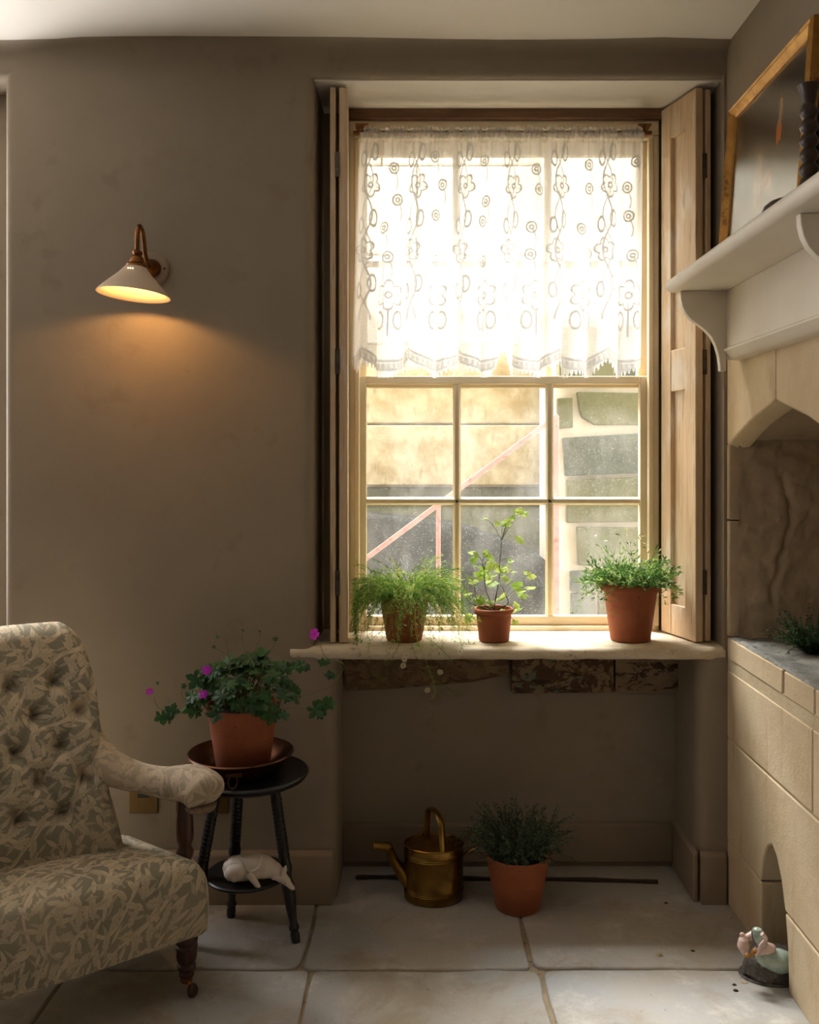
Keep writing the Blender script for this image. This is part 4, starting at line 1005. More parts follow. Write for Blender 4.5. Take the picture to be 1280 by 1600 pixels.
e0 = Vector((PX(608, 2.6), 2.60, .157)); MB().tube([e0 + Vector((.008, 0, .002)), e0, e0 + Vector((-.036, -.004, .004)), e0 + Vector((-.040, -.004, .004)), e0 + Vector((-.046, -.005, .005))], [.006, .0128, .0105, .0125, .0125], 18).build('spout_end', M['brass'], spo, smooth=40)
strap([Vector((WXc + .078, WYc - .008, .118)), Vector((WXc + .10, WYc - .01, .135)), Vector((WXc + .125, WYc - .012, .15)), Vector((WXc + .128, WYc - .012, .172)), Vector((WXc + .108, WYc - .008, .182)), Vector((WXc + .086, WYc, .166)), Vector((WXc + .074, WYc, .152))], .0075, .0035, 'back_handle', (0, 1, 0))
cp = Vector((WXc + .052, WYc - .005, .154)); MB().lathe([(.005, 0), (.005, .010), (.010, .012), (.011, .018), (.004, .020), (.006, .024), (0, .028)], cp, 16).build('thumb_knob', M['brass'], wc, smooth=40)

# ---- added dark strip standing in for the dark gap along the alcove floor
b = MB(); pts = [Vector((PX(556, 2.74), 2.745, .006)), Vector((PX(640, 2.74), 2.742, .008)), Vector((PX(760, 2.73), 2.735, .006)), Vector((PX(900, 2.72), 2.728, .007)), Vector((PX(1030, 2.70), 2.715, .005))]
b.tube(smooth_path(pts, 5), [.0065 + .0012 * math.sin(i * 1.7) for i in range(21)], 6)
tag(b.build('dark_gap_strip', M['walnut'], smooth=40), 'thin dark strip standing in for the gap along the alcove floor behind the watering can', 'gap_strip')

# ---- mantel shelf
ms = thing('mantel_shelf', 'cream painted mantel shelf on curved brackets above the stone arch', 'shelf', (.83, 2.3, 1.69))
YE, X0s = 2.505, .656; zb0, zt0_ = 1.692, 1.727
pr = [(XR + .002, zb0), (X0s + .014, zb0)] + [(X0s + .014 - .0175 * math.sin(a), (zb0 + zt0_) / 2 - .0175 * math.cos(a)) for a in [math.pi * i / 10 for i in range(1, 10)]] + [(X0s + .014, zt0_), (XR + .002, zt0_)]
MB().prism(pr, 'y', .9, YE).build('shelf_board', M['putty'], ms, smooth=40)
XFz = .808
MB().box(XFz, XR + .002, .9, YE - .006, 1.535, zb0).build('frieze', M['putty'], ms, bevel=.002)
mp_ = [(XR + .002, 1.508), (XFz + .018, 1.508), (XFz + .010, 1.512), (XFz + .002, 1.521), (XFz - .006, 1.531), (XFz - .006, 1.536), (XFz, 1.540), (XR + .002, 1.540)]
MB().prism(mp_, 'y', .9, YE - .006).build('moulding', M['putty'], ms, smooth=30)
def bracket(yc):
    prof = [(.686, zb0), (.687, 1.672), (.692, 1.650), (.702, 1.630), (.716, 1.615), (.734, 1.602), (.752, 1.588), (.768, 1.570), (.780, 1.548), (.788, 1.522), (.792, 1.495), (.793, 1.478), (XFz + .0, 1.478), (XFz + .002, zb0)]
    prof = [prof[0]] + [tuple(p) for p in [Vector(q_) for q_ in prof[1:]]]
    MB().prism(prof, 'y', yc - .011, yc + .011).build('bracket', M['putty'], ms, bevel=.002)
for yc in (2.488, 1.70, .98): bracket(yc)

# ---- framed picture leaning on the shelf
pk = thing('framed_painting', 'dark glossy oil painting in a gilt frame leaning on the shelf', 'painting', (.82, 2.26, zt0_))
py0, py1, pz0, pz1 = 1.985, 2.532, zt0_ + .001, 2.195
xb0, xb1 = .808, .842                                          # bottom and top of the leaning frame (front face)
def PF(y, z, d=0.0):
    k = (z - pz0) / (pz1 - pz0); return Vector((xb0 + (xb1 - xb0) * k - d, y, z))
def rail(y0, z0, y1, z1, inn):      # mitred moulding between two outer corners; inn: inner offsets
    prof = [(.0, -.016), (0, .006), (.006, .012), (.011, .009), (.015, .011), (.024, .002), (.032, -.002), (.034, -.006), (.034, -.016)]
    ra, rb_ = [], []
    sy0, sz0, sy1, sz1 = inn
    for w_, h in prof:
        ra.append(PF(y0 + sy0 * w_, z0 + sz0 * w_, h)); rb_.append(PF(y1 + sy1 * w_, z1 + sz1 * w_, h))
    MB().loft([ra, rb_]).build('frame_moulding', M['gilt'], pk, smooth=30)
rail(py0, pz1, py1, pz1, (1, -1, -1, -1)); rail(py1, pz1, py1, pz0, (-1, -1, -1, 1)); rail(py1, pz0, py0, pz0, (-1, 1, 1, 1)); rail(py0, pz0, py0, pz1, (1, 1, 1, -1))
t = NT('dark_oil_painting'); uvn = t.tc('UV'); sx_ = t.N('ShaderNodeSeparateXYZ'); t.l.new(uvn, sx_.inputs[0]); U_, V_ = sx_.outputs[0], sx_.outputs[1]
def blob(cx, cy, rx, ry, soft=.5):
    d2 = t.math('ADD', t.math('POWER', t.math('ABSOLUTE', t.math('DIVIDE', t.math('SUBTRACT', U_, cx), rx)), 2.0), t.math('POWER', t.math('ABSOLUTE', t.math('DIVIDE', t.math('SUBTRACT', V_, cy), ry)), 2.0))
    d2 = t.math('ADD', d2, t.math('MULTIPLY', t.math('SUBTRACT', t.noise(t.map((1, 1, 1), which='UV'), 26, 4), .5), .9))
    return t.ramp(d2, 1 - soft, 1 + soft, 1, 0)
c = t.mix(t.ramp(t.noise(t.map((1, 1, 1), which='UV'), 4, 5), .3, .7), lin(44, 40, 36), lin(66, 60, 54))
c = t.mix(blob(.42, .42, .06, .22, .9), c, lin(150, 120, 96)); c = t.mix(blob(.66, .62, .035, .09), c, lin(186, 104, 46)); c = t.mix(blob(.66, .75, .03, .10, .6), c, lin(150, 110, 60)); c = t.mix(blob(.67, .48, .03, .08), c, lin(70, 84, 56)); c = t.mix(blob(.64, .74, .012, .05), c, lin(70, 100, 120)); c = t.mix(blob(.55, .38, .05, .06, .8), c, lin(160, 90, 60))
t.bump(t.math('ADD', t.noise(t.map((1, 1, 1), which='UV'), 90, 4, .7), t.noise(t.map((120, 30, 1), which='UV'), 3, 2)), .10, .004)
M['painting'] = t.base(c, .10, 0, .9); t.p.inputs['IOR'].default_value = 2.4
cv_ = MB(); cv_.add([PF(py1 - .028, pz0 + .028, -.006), PF(py0 + .028, pz0 + .028, -.006), PF(py0 + .028, pz1 - .028, -.006), PF(py1 - .028, pz1 - .028, -.006)], [(0, 1, 2, 3)]); cv_.uv = [(0, 0), (1, 0), (1, 1), (0, 1)]
cv_.build('canvas', M['painting'], pk)

# ---- barley-twist candlestick and a small dark dome on the shelf
kx, ky = .760, 1.83
cs_ = thing('candlestick', 'dark turned wooden candlestick with a bobbin stem standing before the painting', 'candlestick', (kx, ky, zt0_))
MB().lathe([(0, 0), (.032, 0), (.034, .006), (.03, .014), (.018, .02), (.012, .026), (0, .026)], (kx, ky, zt0_), 32).build('base', M['walnut'], cs_, smooth=40)
pf = []; z = .024
pf += [(.012, z), (.017, z + .006), (.0195, z + .02), (.019, z + .034), (.015, z + .046)]; z += .048
for i in range(5):
    for k in range(6):
        a = math.pi * k / 6; pf.append((.0115 + .0072 * math.sin(a) - .0003 * i, z + .0285 * k / 6))
    z += .0285
MB().lathe(pf + [(.0125, z), (.012, z + .004)], (kx, ky, zt0_), 32).build('stem', M['walnut'], cs_, smooth=60)
MB().lathe([(0, z), (.012, z), (.0125, z + .004), (.0145, z + .012), (.016, z + .024), (.020, z + .034), (.0215, z + .039), (.0195, z + .040), (.012, z + .038), (0, z + .036)], (kx, ky, zt0_), 32).build('cup', M['walnut'], cs_, smooth=40)
dm = MB(); dm.lathe([(0, 0), (.040, 0), (.044, .012), (.044, .03), (.038, .046), (.026, .056), (.010, .061), (0, .062)], (.752, 1.935, zt0_), 32, sy=1.25)
jitter(dm, .003, 25); tag(dm.build('dark_pebble', M['walnut'], smooth=60), 'small dark rounded stone on the shelf beside the candlestick', 'stone')

# ---- pots
def pot(root, c, h, rb, rt, rim=None, roll=False):
    n = 48; c = Vector(c); w = .006
    if rim: prof = [(0, 0), (rb - .003, 0), (rb, .003), (rt - .004 - (rt - rb) * rim / h, h - rim), (rt - .001, h - rim + .001), (rt + .001, h - rim + .004), (rt + .0015, h - .004), (rt - .001, h), (rt - w, h), (rt - w - .002, h - .012), (rb * .9, .012), (0, .012)]
    else: prof = [(0, 0), (rb - .003, 0), (rb, .003), (rb + (rt - rb) * .55, h * .6), (rb + (rt - rb) * .80, h * .86), (rt - .001, h - .008), (rt + .0015, h - .003), (rt, h), (rt - w, h - .001), (rt - w - .004, h - .014), (rb * .9, .012), (0, .012)]
    m = MB().lathe(prof, c, n); jitter(m, .0012, 12, int(c.x * 100) % 17)
    p = m.build('pot', M['terracotta'], root, smooth=38)
    so2 = MB(); rs = rb + (rt - rb) * .86 - w
    rs = rb + (rt - rb) * (h - .03) / h * .86 - w; so2.lathe([(0, h - .032), (rs - .004, h - .031), (rs, h - .022), (rs * .6, h - .018), (rs * .3, h - .016), (0, h - .015)], c, 28); jitter(so2, .003, 60)
    so2.build('soil', M['soil'], root, smooth=70)
    return p
def ribbon(m, pts, w, up=None):
    pts = [Vector(p) for p in pts]; vs = []
    rn = Vector((random.uniform(-1, 1), random.uniform(-1, 1), random.uniform(-.3, .3)))
    for i, p in enumerate(pts):
        t = (pts[min(i + 1, len(pts) - 1)] - pts[max(i - 1, 0)]); sdv = t.cross(rn)
        sdv = sdv.normalized() if sdv.length > 1e-9 else Vector((1, 0, 0)); ww = w * (1 - .5 * i / (len(pts) - 1))
        vs += [p - sdv * ww, p + sdv * ww]
    m.add(vs, [(2 * i, 2 * i + 1, 2 * i + 3, 2 * i + 2) for i in range(len(pts) - 1)])
def leaflet(m, p, d, L, w):
    d = d.normalized(); s = d.cross(Vector((random.uniform(-1, 1), random.uniform(-1, 1), random.uniform(-1, 1))))
    if s.length < 1e-6: return
    s.normalize(); m.add([p, p + d * L * .5 + s * w, p + d * L, p + d * L * .5 - s * w], [(0, 1, 2, 3)])
def arc(p, v, L, droop, n=8, wob=.0, floor=None, front=None):
    pts = [Vector(p)]; v = Vector(v).normalized(); st_ = L / n
    for i in range(n):
        v = (v + Vector((random.uniform(-wob, wob), random.uniform(-wob, wob), random.uniform(-wob, wob) - droop))).normalized()
        q_ = pts[-1] + v * st_
        if front is not None and q_.y > front: q_.y = front; v.y = min(v.y, 0)
        if floor is not None:
            fz = floor(q_)
            if fz is not None and q_.z < fz: q_.z = fz + .002; v.z = max(v.z, .02)
        pts.append(q_)
    return pts
def rnd(a, b): return random.uniform(a, b)
def daisy_mesh():
    m = MB()
    for k in range(11):
        a = 2 * math.pi * k / 11; d = Vector((math.cos(a), math.sin(a), .12)); s = Vector((-math.sin(a), math.cos(a), 0))
        m.add([d * .002, d * .0055 + s * .0018, d * .010, d * .0055 - s * .0018], [(0, 1, 2, 3)])
    o = m.build('daisy_petals', M['petal_white'], None); me_ = o.data; bpy.data.objects.remove(o)
    e = MB().lathe([(0, -.001), (.003, 0), (.0025, .0018), (0, .0026)], (0, 0, .001), 10).build('eye', M['yellow_eye'], None, smooth=60); ee = e.data; bpy.data.objects.remove(e)
    return me_, ee
DM, DE = daisy_mesh()
def daisy(root, p, n, s=1.0):
    mt = Matrix.Translation(p) @ Vector(n).normalized().to_track_quat('Z', 'Y').to_matrix().to_4x4() @ Matrix.Scale(s, 4)
    o = place(DM, 'flower', root, mt); OFF[o.name] = OFF[root.name]
    e = bpy.data.objects.new('flower_eye', DE); COL.objects.link(e); e.parent = o

sill_floor = lambda q_: ZS if q_.y > 2.58 else None

# 1 feathery trailing plant on the sill
pc1 = Vector((PX(632, 2.70), 2.70, ZS + .001)); p1 = thing('potted_chamomile', 'terracotta pot on the sill overflowing with feathery trailing green plant and daisies', 'potted plant', pc1)
pot(p1, pc1, .128, .052, .074)
m = MBc(); top1 = pc1 + Vector((0, 0, .12))
greens = [(98, 132, 50), (128, 160, 66), (162, 182, 88), (190, 196, 108), (112, 146, 60), (78, 112, 46)]
for i in range(620):
    a = rnd(0, 2 * math.pi); rr_ = math.sqrt(random.random()) * .058
    st0 = top1 + Vector((math.cos(a) * rr_, math.sin(a) * rr_, rnd(-.005, .01)))
    a2 = a + rnd(-.5, .5); out_ = rnd(.25, 1.1)
    trail = random.random() < .42
    L = rnd(.09, .165) if not trail else rnd(.15, .25)
    v = Vector((math.cos(a2) * out_, math.sin(a2) * out_ * .8, rnd(.55, 1.0)))
    if trail and math.sin(a2) > .3: continue
    pts = arc(st0, v, L, .17 if not trail else .30, 10, .16, sill_floor, 2.822)
    pts = [Vector((max(q_.x, -.197), q_.y, q_.z)) for q_ in pts]
    cc = random.choice(greens); m.col = lin(*cc)[:3]
    ribbon(m, pts, .0008)
    for k in range(2, len(pts)):
        for _ in range(5):
            f_ = random.random(); p = pts[k - 1].lerp(pts[k], f_); d = (pts[k] - pts[k - 1]).normalized() + Vector((rnd(-1, 1), rnd(-1, 1), rnd(-.7, 1))) * .9
            g_ = random.choice(greens) if random.random() < .3 else cc; m.col = lin(*g_)[:3]
            leaflet(m, p, d, rnd(.008, .018), rnd(.0006, .0011))
trails = [((640, 985), (655, 1035), (690, 1068), (722, 1088)), ((625, 1000), (612, 1030), (600, 1060), (585, 1052)), ((650, 990), (668, 1040), (680, 1075), (675, 1092)), ((660, 985), (690, 1015), (705, 1030)), ((600, 980), (580, 1000), (575, 1030)), ((690, 960), (715, 985), (722, 1014))]
tips = []
for tr_ in trails:
    ps = [P(690 if tr_[0][0] > 640 else 600, 955, 2.60)] if False else []
    ps = [top1 + Vector((PX(tr_[0][0], 2.62) - top1.x, -.06, .0))] + [P(x, y, 2.575 - .005 * k) for k, (x, y) in enumerate(tr_)]
    pts = smooth_path(ps, 6); cc = random.choice(greens[:3]); m.col = lin(*cc)[:3]; ribbon(m, pts, .0009)
    for k in range(1, len(pts)):
        for _ in range(5): leaflet(m, pts[k], Vector((rnd(-1, 1), rnd(-1, .3), rnd(-1, .6))), rnd(.006, .013), .0008)
    tips.append(pts[-1])
fo = m.build('foliage', M['tinted'], p1); fo['kind'] = 'stuff'
for px, py in ((632, 1030), (630, 1040), (635, 1024), (719, 1018), (688, 1050), (668, 1078)):
    daisy(p1, P(px, py, 2.566), (rnd(-.4, .4), -1, rnd(-.5, .3)), 1.0)

# palmate leaves
def palm_leaf(lobes, cut, teeth=.06, cup=.18):
    m = MB(); n = 46; vs = [(0, 0, 0)]; mid = []
    for ring_ in (.5, 1.0):
        for i in range(n):
            th = -math.pi * .90 + 2 * math.pi * .90 * i / (n - 1)
            r = 1 - cut * (1 - abs(math.cos(lobes * th / 2 * 1.0))) ** .8 + teeth * math.cos(lobes * 3 * th)
            r *= (.82 + .18 * math.cos(th)); rr_ = r * ring_
            vs.append((rr_ * math.cos(th), rr_ * math.sin(th), -cup * rr_ * rr_ + .05 * math.cos(lobes * th) * ring_))
    f = [(0, 1 + i, 2 + i) for i in range(n - 1)] + [(1 + i, 1 + n + i, 2 + n + i, 2 + i) for i in range(n - 1)]
    m.add(vs, f); return m
def mesh_only(m, nm, mat):
    o = m.build(nm, M[mat], None, smooth=80); me_ = o.data; bpy.data.objects.remove(o); return me_
GL = [mesh_only(palm_leaf(5, .42, .07, .2), 'geranium_leaf_a', 'geranium_leaf'), mesh_only(palm_leaf(5, .5, .05, -.15), 'geranium_leaf_b', 'geranium_leaf'), mesh_only(palm_leaf(7, .36, .05, .3), 'geranium_leaf_c', 'geranium_leaf')]
PLV = [mesh_only(palm_leaf(5, .28, .05, .25), 'pelargonium_leaf_a', 'pel_leaf'), mesh_only(palm_leaf(3, .34, .07, -.2), 'pelargonium_leaf_b', 'pel_leaf')]
def put_leaf(root, me_, p, nrm, size, roll=None):
    q_ = Vector(nrm).normalized().to_track_quat('Z', 'Y').to_matrix().to_4x4()
    place(me_, 'leaf', root, Matrix.Translation(p) @ q_ @ Matrix.Rotation(rnd(0, 6.28) if roll is None else roll, 4, 'Z') @ Matrix.Scale(size, 4))

# 2 scented pelargonium in the small pot
pc2 = Vector((PX(772, 2.69), 2.69, ZS + .001)); p2 = thing('potted_pelargonium', 'small terracotta pot on the sill with a leggy pale green lobed plant', 'potted plant', pc2)
pot(p2, pc2, .094, .044, .057, .016)
sm = MB(); sb_ = MB(); base2 = pc2 + Vector((0, 0, .085))
mains = []
def L2(cx, cy, dy=0.0): return P(720 + cx / 6.4, 770 + cy / 6.4, 2.69 + dy)
for ml in ([(320, 1160), (360, 1000), (385, 860), (390, 700), (405, 560), (408, 470)], [(300, 1165), (285, 1060), (250, 960), (235, 800), (215, 690)], [(310, 1165), (240, 1120), (160, 1060), (140, 960), (130, 900)], [(420, 1170), (470, 1110), (440, 1000), (400, 920)], [(130, 1170), (85, 1090), (60, 980), (20, 920)]):
    pts = smooth_path([base2 + Vector((rnd(-.01, .01), rnd(-.01, .01), 0)) if k == 0 else L2(x, y) for k, (x, y) in enumerate(ml)], 5); mains.append(pts)
    nb_ = len(pts); sb_.tube(pts[:5], [.0018] * 5, 6); sm.tube(pts[4:], [.0014 - .0007 * i / nb_ for i in range(len(pts) - 4)], 6)
lv = [(600, 195, 70), (240, 262, 40), (480, 300, 55), (605, 470, 60), (140, 655, 55), (290, 645, 30), (310, 710, 60), (160, 740, 60), (455, 770, 45), (520, 800, 40), (180, 840, 60), (110, 890, 45), (400, 790, 40), (455, 855, 40), (690, 835, 45), (580, 940, 58), (680, 945, 58), (620, 1015, 52), (70, 1010, 50), (200, 1060, 60), (380, 1065, 74), (275, 1080, 35), (580, 1170, 62), (540, 1190, 40), (80, 1265, 50), (120, 1260, 35), (195, 1265, 35), (545, 1290, 30), (360, 750, 50), (240, 770, 45), (320, 900, 60), (500, 690, 35), (280, 830, 40), (430, 1170, 30), (110, 585, 45), (260, 610, 45), (560, 190, 45), (640, 215, 45), (420, 320, 35), (500, 270, 35)]
allp = [p for pts in mains for p in pts]
for cx, cy, sz in lv:
    dy = rnd(-.035, .03); p = L2(cx, cy, dy)
    cand = [q_ for q_ in allp if q_.z < p.z + .03] or allp
    nrst = min(cand, key=lambda q_: (q_ - p).length + .6 * max(0, q_.z - p.z))
    midp = nrst.lerp(p, .55) + Vector((0, 0, .012)); sm.tube(smooth_path([nrst, midp, p], 4), .0007, 5)
    if random.random() < .75: put_leaf(p2, random.choice(PLV), p + Vector((rnd(-.016, .016), rnd(-.02, .02), rnd(-.012, .012))), (rnd(-.8, .8), rnd(-.9, .1), rnd(.2, 1.0)), sz / 6.4 / F * 2.69 * rnd(.8, 1.2))
    put_leaf(p2, random.choice(PLV), p, (rnd(-.6, .6), rnd(-.9, .1), rnd(.25, 1.0)), sz / 6.4 / F * 2.69 * rnd(1.15, 1.5))
sm.build('stems', M['stem'], p2, smooth=60); sb_.build('woody_stems', M['stem_brown'], p2, smooth=60)

# 3 fleabane in the large pot
pc3 = Vector((PX(985, 2.70), 2.70, ZS + .001)); p3 = thing('potted_fleabane', 'large terracotta pot on the sill beside the shutter with wispy green foliage', 'potted plant', pc3)
pot(p3, pc3, .166, .057, .084, .024)
m = MBc(); top3 = pc3 + Vector((0, 0, .158)); greens3 = [(78, 116, 52), (106, 142, 66), (140, 166, 84), (88, 126, 60), (160, 178, 110), (62, 96, 46)]
ends3 = []
for i in range(300):
    a = rnd(0, 2 * math.pi); rr_ = math.sqrt(random.random()) * .068
    st0 = top3 + Vector((math.cos(a) * rr_, math.sin(a) * rr_, rnd(-.006, .008)))
    tall = random.random() < .055; a2 = a + rnd(-.6, .6)
    v = Vector((math.cos(a2) * rnd(.2, 1.3), math.sin(a2) * rnd(.2, .9), rnd(.5, 1.0))); L = rnd(.04, .105)
    if tall: v = Vector((rnd(-.45, .45), rnd(-.3, .1), 1)); L = rnd(.11, .17)
    side = (not tall) and random.random() < .13
    if side: v = Vector((random.choice((-1, 1, 1)) * rnd(.7, 1.3), rnd(-.5, .2), .5)); L = rnd(.10, .15)
    pts = arc(st0, v, L, .02 if tall else (.2 if side else .12), 8, .12, sill_floor, 2.82)
    pts = [Vector((min(q_.x, .735), q_.y, q_.z)) for q_ in pts]
    cc = random.choice(greens3); m.col = lin(*cc)[:3]; ribbon(m, pts, .0007)
    for k in range(1, len(pts)):
        for _ in range(1 if tall else 3):
            p = pts[k - 1].lerp(pts[k], random.random()); d = (pts[k] - pts[k - 1]).normalized() * .6 + Vector((rnd(-1, 1), rnd(-1, 1), rnd(-.5, .9)))
            m.col = lin(*(random.choice(greens3) if random.random() < .35 else cc))[:3]; leaflet(m, p, d, rnd(.010, .022), rnd(.0015, .0030))
    if tall or random.random() < .1: ends3.append((pts[-1], pts[-1] - pts[-2]))
fo = m.build('foliage', M['tinted'], p3); fo['kind'] = 'stuff'
for p, d in ends3[:26]: daisy(p3, p, d + Vector((0, -.01, .01)), rnd(.35, .6))

# 4 geranium in the pot on the stool
pc4 = Vector((PX(380, 2.385), 2.385, DZ + .005)); p4 = thing('potted_geranium', 'terracotta pot in the copper dish with a spreading dark leaved magenta geranium', 'potted plant', pc4)
pot(p4, pc4, .170, .066, .094)
sm = MB(); top4 = pc4 + Vector((0, 0, .16)); YP = 2.385
def stem4(pts, r=.0009): sm.tube(smooth_path(pts, 5), r, 5)
cnt = 0
while cnt < 155:
    a = rnd(0, 2 * math.pi); el = rnd(.05, 1.45); R_ = rnd(.75, 1.0)
    d = Vector((math.cos(a) * math.cos(el) * .152, math.sin(a) * math.cos(el) * .12, math.sin(el) * .150 - .004)) * R_
    p = top4 + Vector((.008, -.01, .0)) + d
    if p.y > 2.55: continue
    cnt += 1; n_ = d.normalized() * .8 + Vector((rnd(-.5, .5), rnd(-.9, .1), rnd(.1, .8)))
    put_leaf(p4, random.choice(GL), p, n_, rnd(.018, .032))
    if cnt % 2: stem4([top4 + Vector((d.x * .25, d.y * .25, -.01)), top4 + d * .55 + Vector((0, 0, .02)), p])
def spray(pts, leaves, y=YP - .06):
    stem4([top4 + Vector((PX(pts[0][0], y) * 0, 0, 0)) + Vector((.05 if pts[0][0] > 380 else -.05, -.03, 0))] + [P(px, py, y) for px, py in pts])
    for px, py, sz in leaves: put_leaf(p4, random.choice(GL), P(px, py, y + rnd(-.01, .01)), (rnd(-.4, .4), -1, rnd(.3, .9)), sz / F * y)
spray([(325, 1105), (300, 1115), (262, 1112), (247, 1105), (240, 1090)], [(252, 1118, 15), (268, 1112, 15), (262, 1124, 13), (300, 1108, 15), (305, 1114, 14), (316, 1100, 12), (308, 1060, 20), (318, 1068, 17), (246, 1068, 4)])
spray([(430, 1108), (465, 1106), (478, 1107)], [(492, 1108, 19), (505, 1104, 17), (516, 1102, 14), (498, 1115, 14)])
spray([(440, 1080), (470, 1088), (492, 1082), (520, 1070), (538, 1042), (530, 1034), (508, 1026), (500, 1005), (493, 992)], [(516, 1054, 10), (522, 1056, 7), (505, 1035, 9), (512, 1034, 8), (470, 1040, 14), (462, 1042, 12), (477, 1042, 9), (455, 1045, 13)])
spray([(400, 1050), (380, 1010), (379, 985)], [(379, 985, 3)]); spray([(390, 1050), (405, 1000), (406, 987)], [(406, 986, 3)]); spray([(360, 1050), (352, 1000), (340, 994), (338, 985)], [(340, 995, 4)]); spray([(370, 1040), (345, 1018), (334, 1012), (334, 1003)], [(334, 1010, 4)])
spray([(410, 1040), (428, 1010), (430, 998)], [(430, 998, 6)]); spray([(330, 1090), (287, 1092), (285, 1075)], [(286, 1072, 6)])
sm.build('stems', M['stem'], p4, smooth=60)
pt = MB()
for k in range(5):
    a = 2 * math.pi * k / 5; d = Vector((math.cos(a), math.sin(a), 0)); s = Vector((-math.sin(a), math.cos(a), 0))
    pt.add([d * .001, d * .008 + s * .006 + Vector((0, 0, .003)), d * .0145 + s * .0045 + Vector((0, 0, .002)), d * .0135 + Vector((0, 0, .003)), d * .0145 - s * .0045 + Vector((0, 0, .002)), d * .008 - s * .006 + Vector((0, 0, .003))], [(0, 1, 2, 3, 4, 5)])
PM = mesh_only(pt, 'geranium_petals', 'petal_magenta')
for px, py, nx, nz, s, y in ((492, 991, -.5, .3, 1.05, YP - .06), (323, 1047, .3, .2, .85, YP - .07), (234, 1081, 0, .8, .7, YP - .06), (318, 1084, .4, -.2, .8, YP - .08)):
    q_ = Vector((nx, -1, nz)).normalized().to_track_quat('Z', 'Y').to_matrix().to_4x4()
    place(PM, 'flower', p4, Matrix.Translation(P(px, py, y)) @ q_ @ Matrix.Scale(s, 4))

# 5 thyme in the pot on the floor, 6 thyme on the ledge
def thyme(root, top, rx, rz, n, seedcol, L0, L1):
    m = MBc()
    for i in range(n):
        a = rnd(0, 2 * math.pi); rr_ = math.sqrt(random.random()) * rx * .55
        st0 = top + Vector((math.cos(a) * rr_, math.sin(a) * rr_, -.004)); a2 = a + rnd(-.4, .4); o_ = rnd(.1, 1.0)
        pts = arc(st0, (math.cos(a2) * o_, math.sin(a2) * o_, rnd(.5, 1)), rnd(L0, L1), .07, 7, .16)
        cc = random.choice(seedcol); m.col = lin(*cc)[:3]; ribbon(m, pts, .0008)
        for k in range(1, len(pts)):
            for _ in range(7):
                p = pts[k - 1].lerp(pts[k], random.random()); m.col = lin(*(random.choice(seedcol) if random.random() < .4 else cc))[:3]
                leaflet(m, p, Vector((rnd(-1, 1), rnd(-1, 1), rnd(-.4, 1))), rnd(.004, .0085), rnd(.0012, .0022))
    fo = m.build('foliage', M['tinted'], root); fo['kind'] = 'stuff'
pc5 = Vector((PX(809, 2.575), 2.575, .002)); p5 = thing('potted_thyme', 'terracotta pot on the stone floor with a bushy grey green thyme', 'potted plant', pc5)
pot(p5, pc5, .152, .062, .092)
thyme(p5, pc5 + Vector((0, 0, .145)), .115, .14, 330, [(74, 92, 70), (96, 112, 86), (60, 78, 58), (120, 134, 108)], .07, .155)
pc6 = Vector((PX(1268, 2.36), 2.36, .752)); p6 = thing('thyme_clump', 'small dark green thyme clump growing on the stone ledge', 'plant', pc6)
rt_ = MB().lathe([(0, 0), (.018, 0), (.02, .006), (.01, .014), (0, .016)], pc6, 14); jitter(rt_, .003, 60); rt_.build('root_ball', M['soil'], p6, smooth=70)
thyme(p6, pc6 + Vector((0, 0, .012)), .05, .09, 150, [(52, 78, 44), (66, 92, 52), (40, 62, 36), (84, 106, 66)], .05, .115)

# ---- figurines
# white animal lying on the stool's lower shelf
zf = .176; ya = 2.345
an = thing('animal_figurine', 'white ceramic animal figurine with a drooping snout on the stool lower shelf', 'figurine', Vector((PX(400, ya), ya, zf)))
def blob_path(root, nm, mat, nodes, y, n=18, amp=0.0, sc=40):
    pts = [P(a_, b_, y + (d_[1] if len(d_) > 1 else 0)) for a_, b_, *d_ in nodes]; rs = [d_[0] for _, _, *d_ in nodes]
    pp = smooth_path(pts, 5); rr2 = []
    for i in range(len(rs) - 1): rr2 += [rs[i] + (rs[i + 1] - rs[i]) * (3 * (k / 5) ** 2 - 2 * (k / 5) ** 3) for k in range(5)]
    rr2.append(rs[-1]); m = MB(); m.tube(pp, rr2, n)
    if amp: jitter(m, amp, sc, len(nm))
    return m.build(nm, M[mat], root, smooth=80)
blob_path(an, 'body', 'ceramic', [(350, 1362, .002), (352, 1361, .014), (357, 1359, .024), (366, 1357, .031), (380, 1356, .032), (398, 1354, .031), (414, 1355, .028), (428, 1360, .021), (438, 1368, .0155), (446, 1375, .011), (453, 1383, .0075), (458, 1388, .005), (460, 1390, .001)], ya, 24)
blob_path(an, 'haunch', 'ceramic', [(352, 1370, .002), (355, 1368, .014), (364, 1364, .023), (376, 1362, .022), (386, 1364, .012), (390, 1366, .002)], ya - .020, 18)
blob_path(an, 'foreleg', 'ceramic', [(388, 1364, .012), (394, 1371, .010), (400, 1380, .0075), (404, 1386, .006), (405, 1388, .001)], ya - .030, 12)
blob_path(an, 'tail', 'ceramic', [(372, 1338, .002), (379, 1345, .0034), (385, 1356, .0036), (392, 1362, .0036), (402, 1358, .0036), (409, 1347, .0034), (408, 1338, .002)], ya - .034, 8)
for nm_, nodes in (('ear', [(442, 1367, .007), (445, 1359, .0065), (447, 1352, .001)]), ('ear', [(437, 1372, .006), (431, 1370, .0085), (426, 1371, .007), (424, 1372, .001)])):
    blob_path(an, nm_, 'ceramic', nodes, ya - .014, 10)
MB().lathe([(0, -.0018), (.0018, 0), (0, .0018)], P(446, 1381, ya - .013), 8).build('eye', M['black'], an)

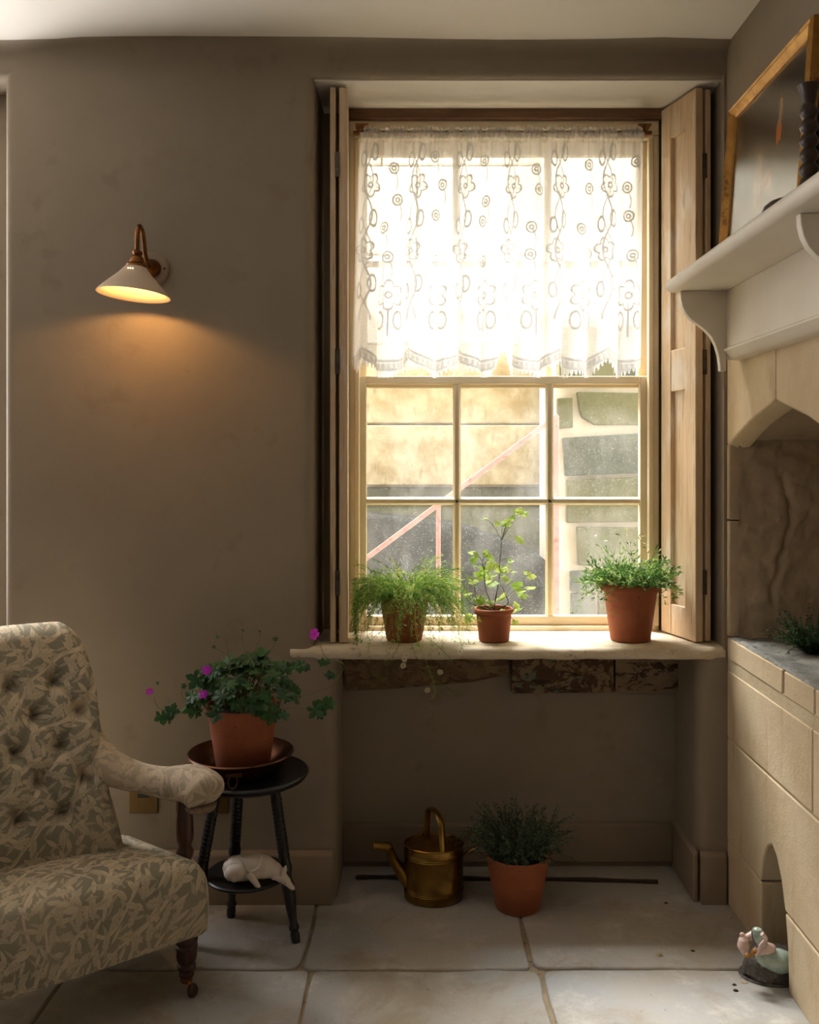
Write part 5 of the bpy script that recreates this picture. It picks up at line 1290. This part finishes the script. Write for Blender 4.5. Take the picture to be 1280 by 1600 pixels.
# glazed ornament by the pointed niche
yo = 2.235
og = thing('glazed_ornament', 'glazed ornament of a reclining green robed figure on a grey rocky base', 'ornament', Vector((.845, yo, 0)))
rk = MB(); rk.lathe([(0, 0), (.066, 0), (.074, .004), (.074, .012), (.070, .026), (.064, .044), (.05, .058), (.028, .066), (0, .068)], (.845, yo, .001), 64, sx=1.08, sy=.72); jitter(rk, .010, 26); jitter(rk, .006, 60, 2)
rk.v = [(x, y, max(z, .001)) for x, y, z in rk.v]
rk.build('rocky_base', M['glaze_rock'], og, smooth=60)
MB().lathe([(0, 0), (.076, 0), (.079, .003), (.076, .006), (0, .007)], (.845, yo, .001), 48, sx=1.08, sy=.72).build('base_rim', M['glaze_rock'], og, smooth=40)
yk = yo - .04
blob_path(og, 'green_robe', 'glaze_green', [(1181, 1496, .002), (1184, 1496, .010), (1193, 1497, .019), (1206, 1500, .025), (1221, 1502, .026), (1237, 1504, .022), (1250, 1507, .010), (1253, 1508, .002)], yk, 20, .005, 34)
blob_path(og, 'pink_bodice', 'glaze_pink', [(1184, 1490, .002), (1188, 1487, .009), (1197, 1482, .014), (1207, 1482, .011), (1212, 1484, .002)], yk - .008, 14)
blob_path(og, 'bowed_head', 'glaze_pink', [(1163, 1492, .002), (1163, 1488, .009), (1162, 1478, .0145), (1162, 1469, .012), (1162, 1463, .006), (1162, 1459, .001)], yk, 16)
blob_path(og, 'knot', 'glaze_pink', [(1158, 1464, .002), (1159, 1461, .005), (1161, 1459, .005), (1162, 1457, .001)], yk - .01, 10)
blob_path(og, 'shoulder', 'glaze_pink', [(1164, 1466, .007), (1170, 1464, .009), (1177, 1461, .010), (1182, 1460, .008)], yk + .006, 12)
blob_path(og, 'hooded_figure', 'glaze_green', [(1183, 1449, .002), (1183, 1452, .010), (1185, 1459, .0145), (1188, 1467, .014), (1193, 1476, .011), (1200, 1484, .007), (1203, 1487, .002)], yk - .006, 16)
blob_path(og, 'arm', 'glaze_pink', [(1191, 1459, .005), (1197, 1467, .0045), (1190, 1476, .0042), (1185, 1486, .004), (1181, 1492, .004), (1180, 1494, .001)], yk - .030, 10)
MB().tube(smooth_path([P(1175, 1455, yk - .012), P(1177, 1468, yk - .022), P(1183, 1480, yk - .026)], 5), .002, 6).build('cord', M['glaze_rock'], og, smooth=60)
for px, py in ((1178, 1490), (1168, 1493), (1180, 1486)):
    g_ = MB().lathe([(0, -.006), (.005, -.004), (.007, 0), (.005, .004), (0, .006)], P(px, py, yk - .026), 12); jitter(g_, .002, 90); g_.build('ochre_flower', M['glaze_ochre'], og, smooth=60)

# ---- crumbs of mortar on the flags
for k, (px, py, s_k) in enumerate(((1041, 1412, .004), (1141, 1434, .006), (1083, 1487, .004), (1163, 1536, .006), (1150, 1549, .005), (1030, 1494, .007), (1148, 1540, .004))):
    y = F * CZ / (py - CY); m = MB().lathe([(0, 0), (s_k, 0), (s_k * 1.1, s_k * .3), (s_k * .6, s_k * .8), (0, s_k * .9)], (PX(px, y), y, .0005), 9, sx=1.3); jitter(m, s_k * .3, 260, k)
    m.v = [(a, b, max(c_, .0005)) for a, b, c_ in m.v]
    tag(m.build('mortar_crumb', M['rubble' if k % 2 else 'soil'], smooth=50), 'tiny pale crumb of mortar on the floor near the glazed ornament' if k % 2 else 'tiny dark crumb of dirt on the floor near the stone chimney', 'crumb', 'pale crumbs on the stone floor' if k % 2 else 'dark crumbs on the stone floor')
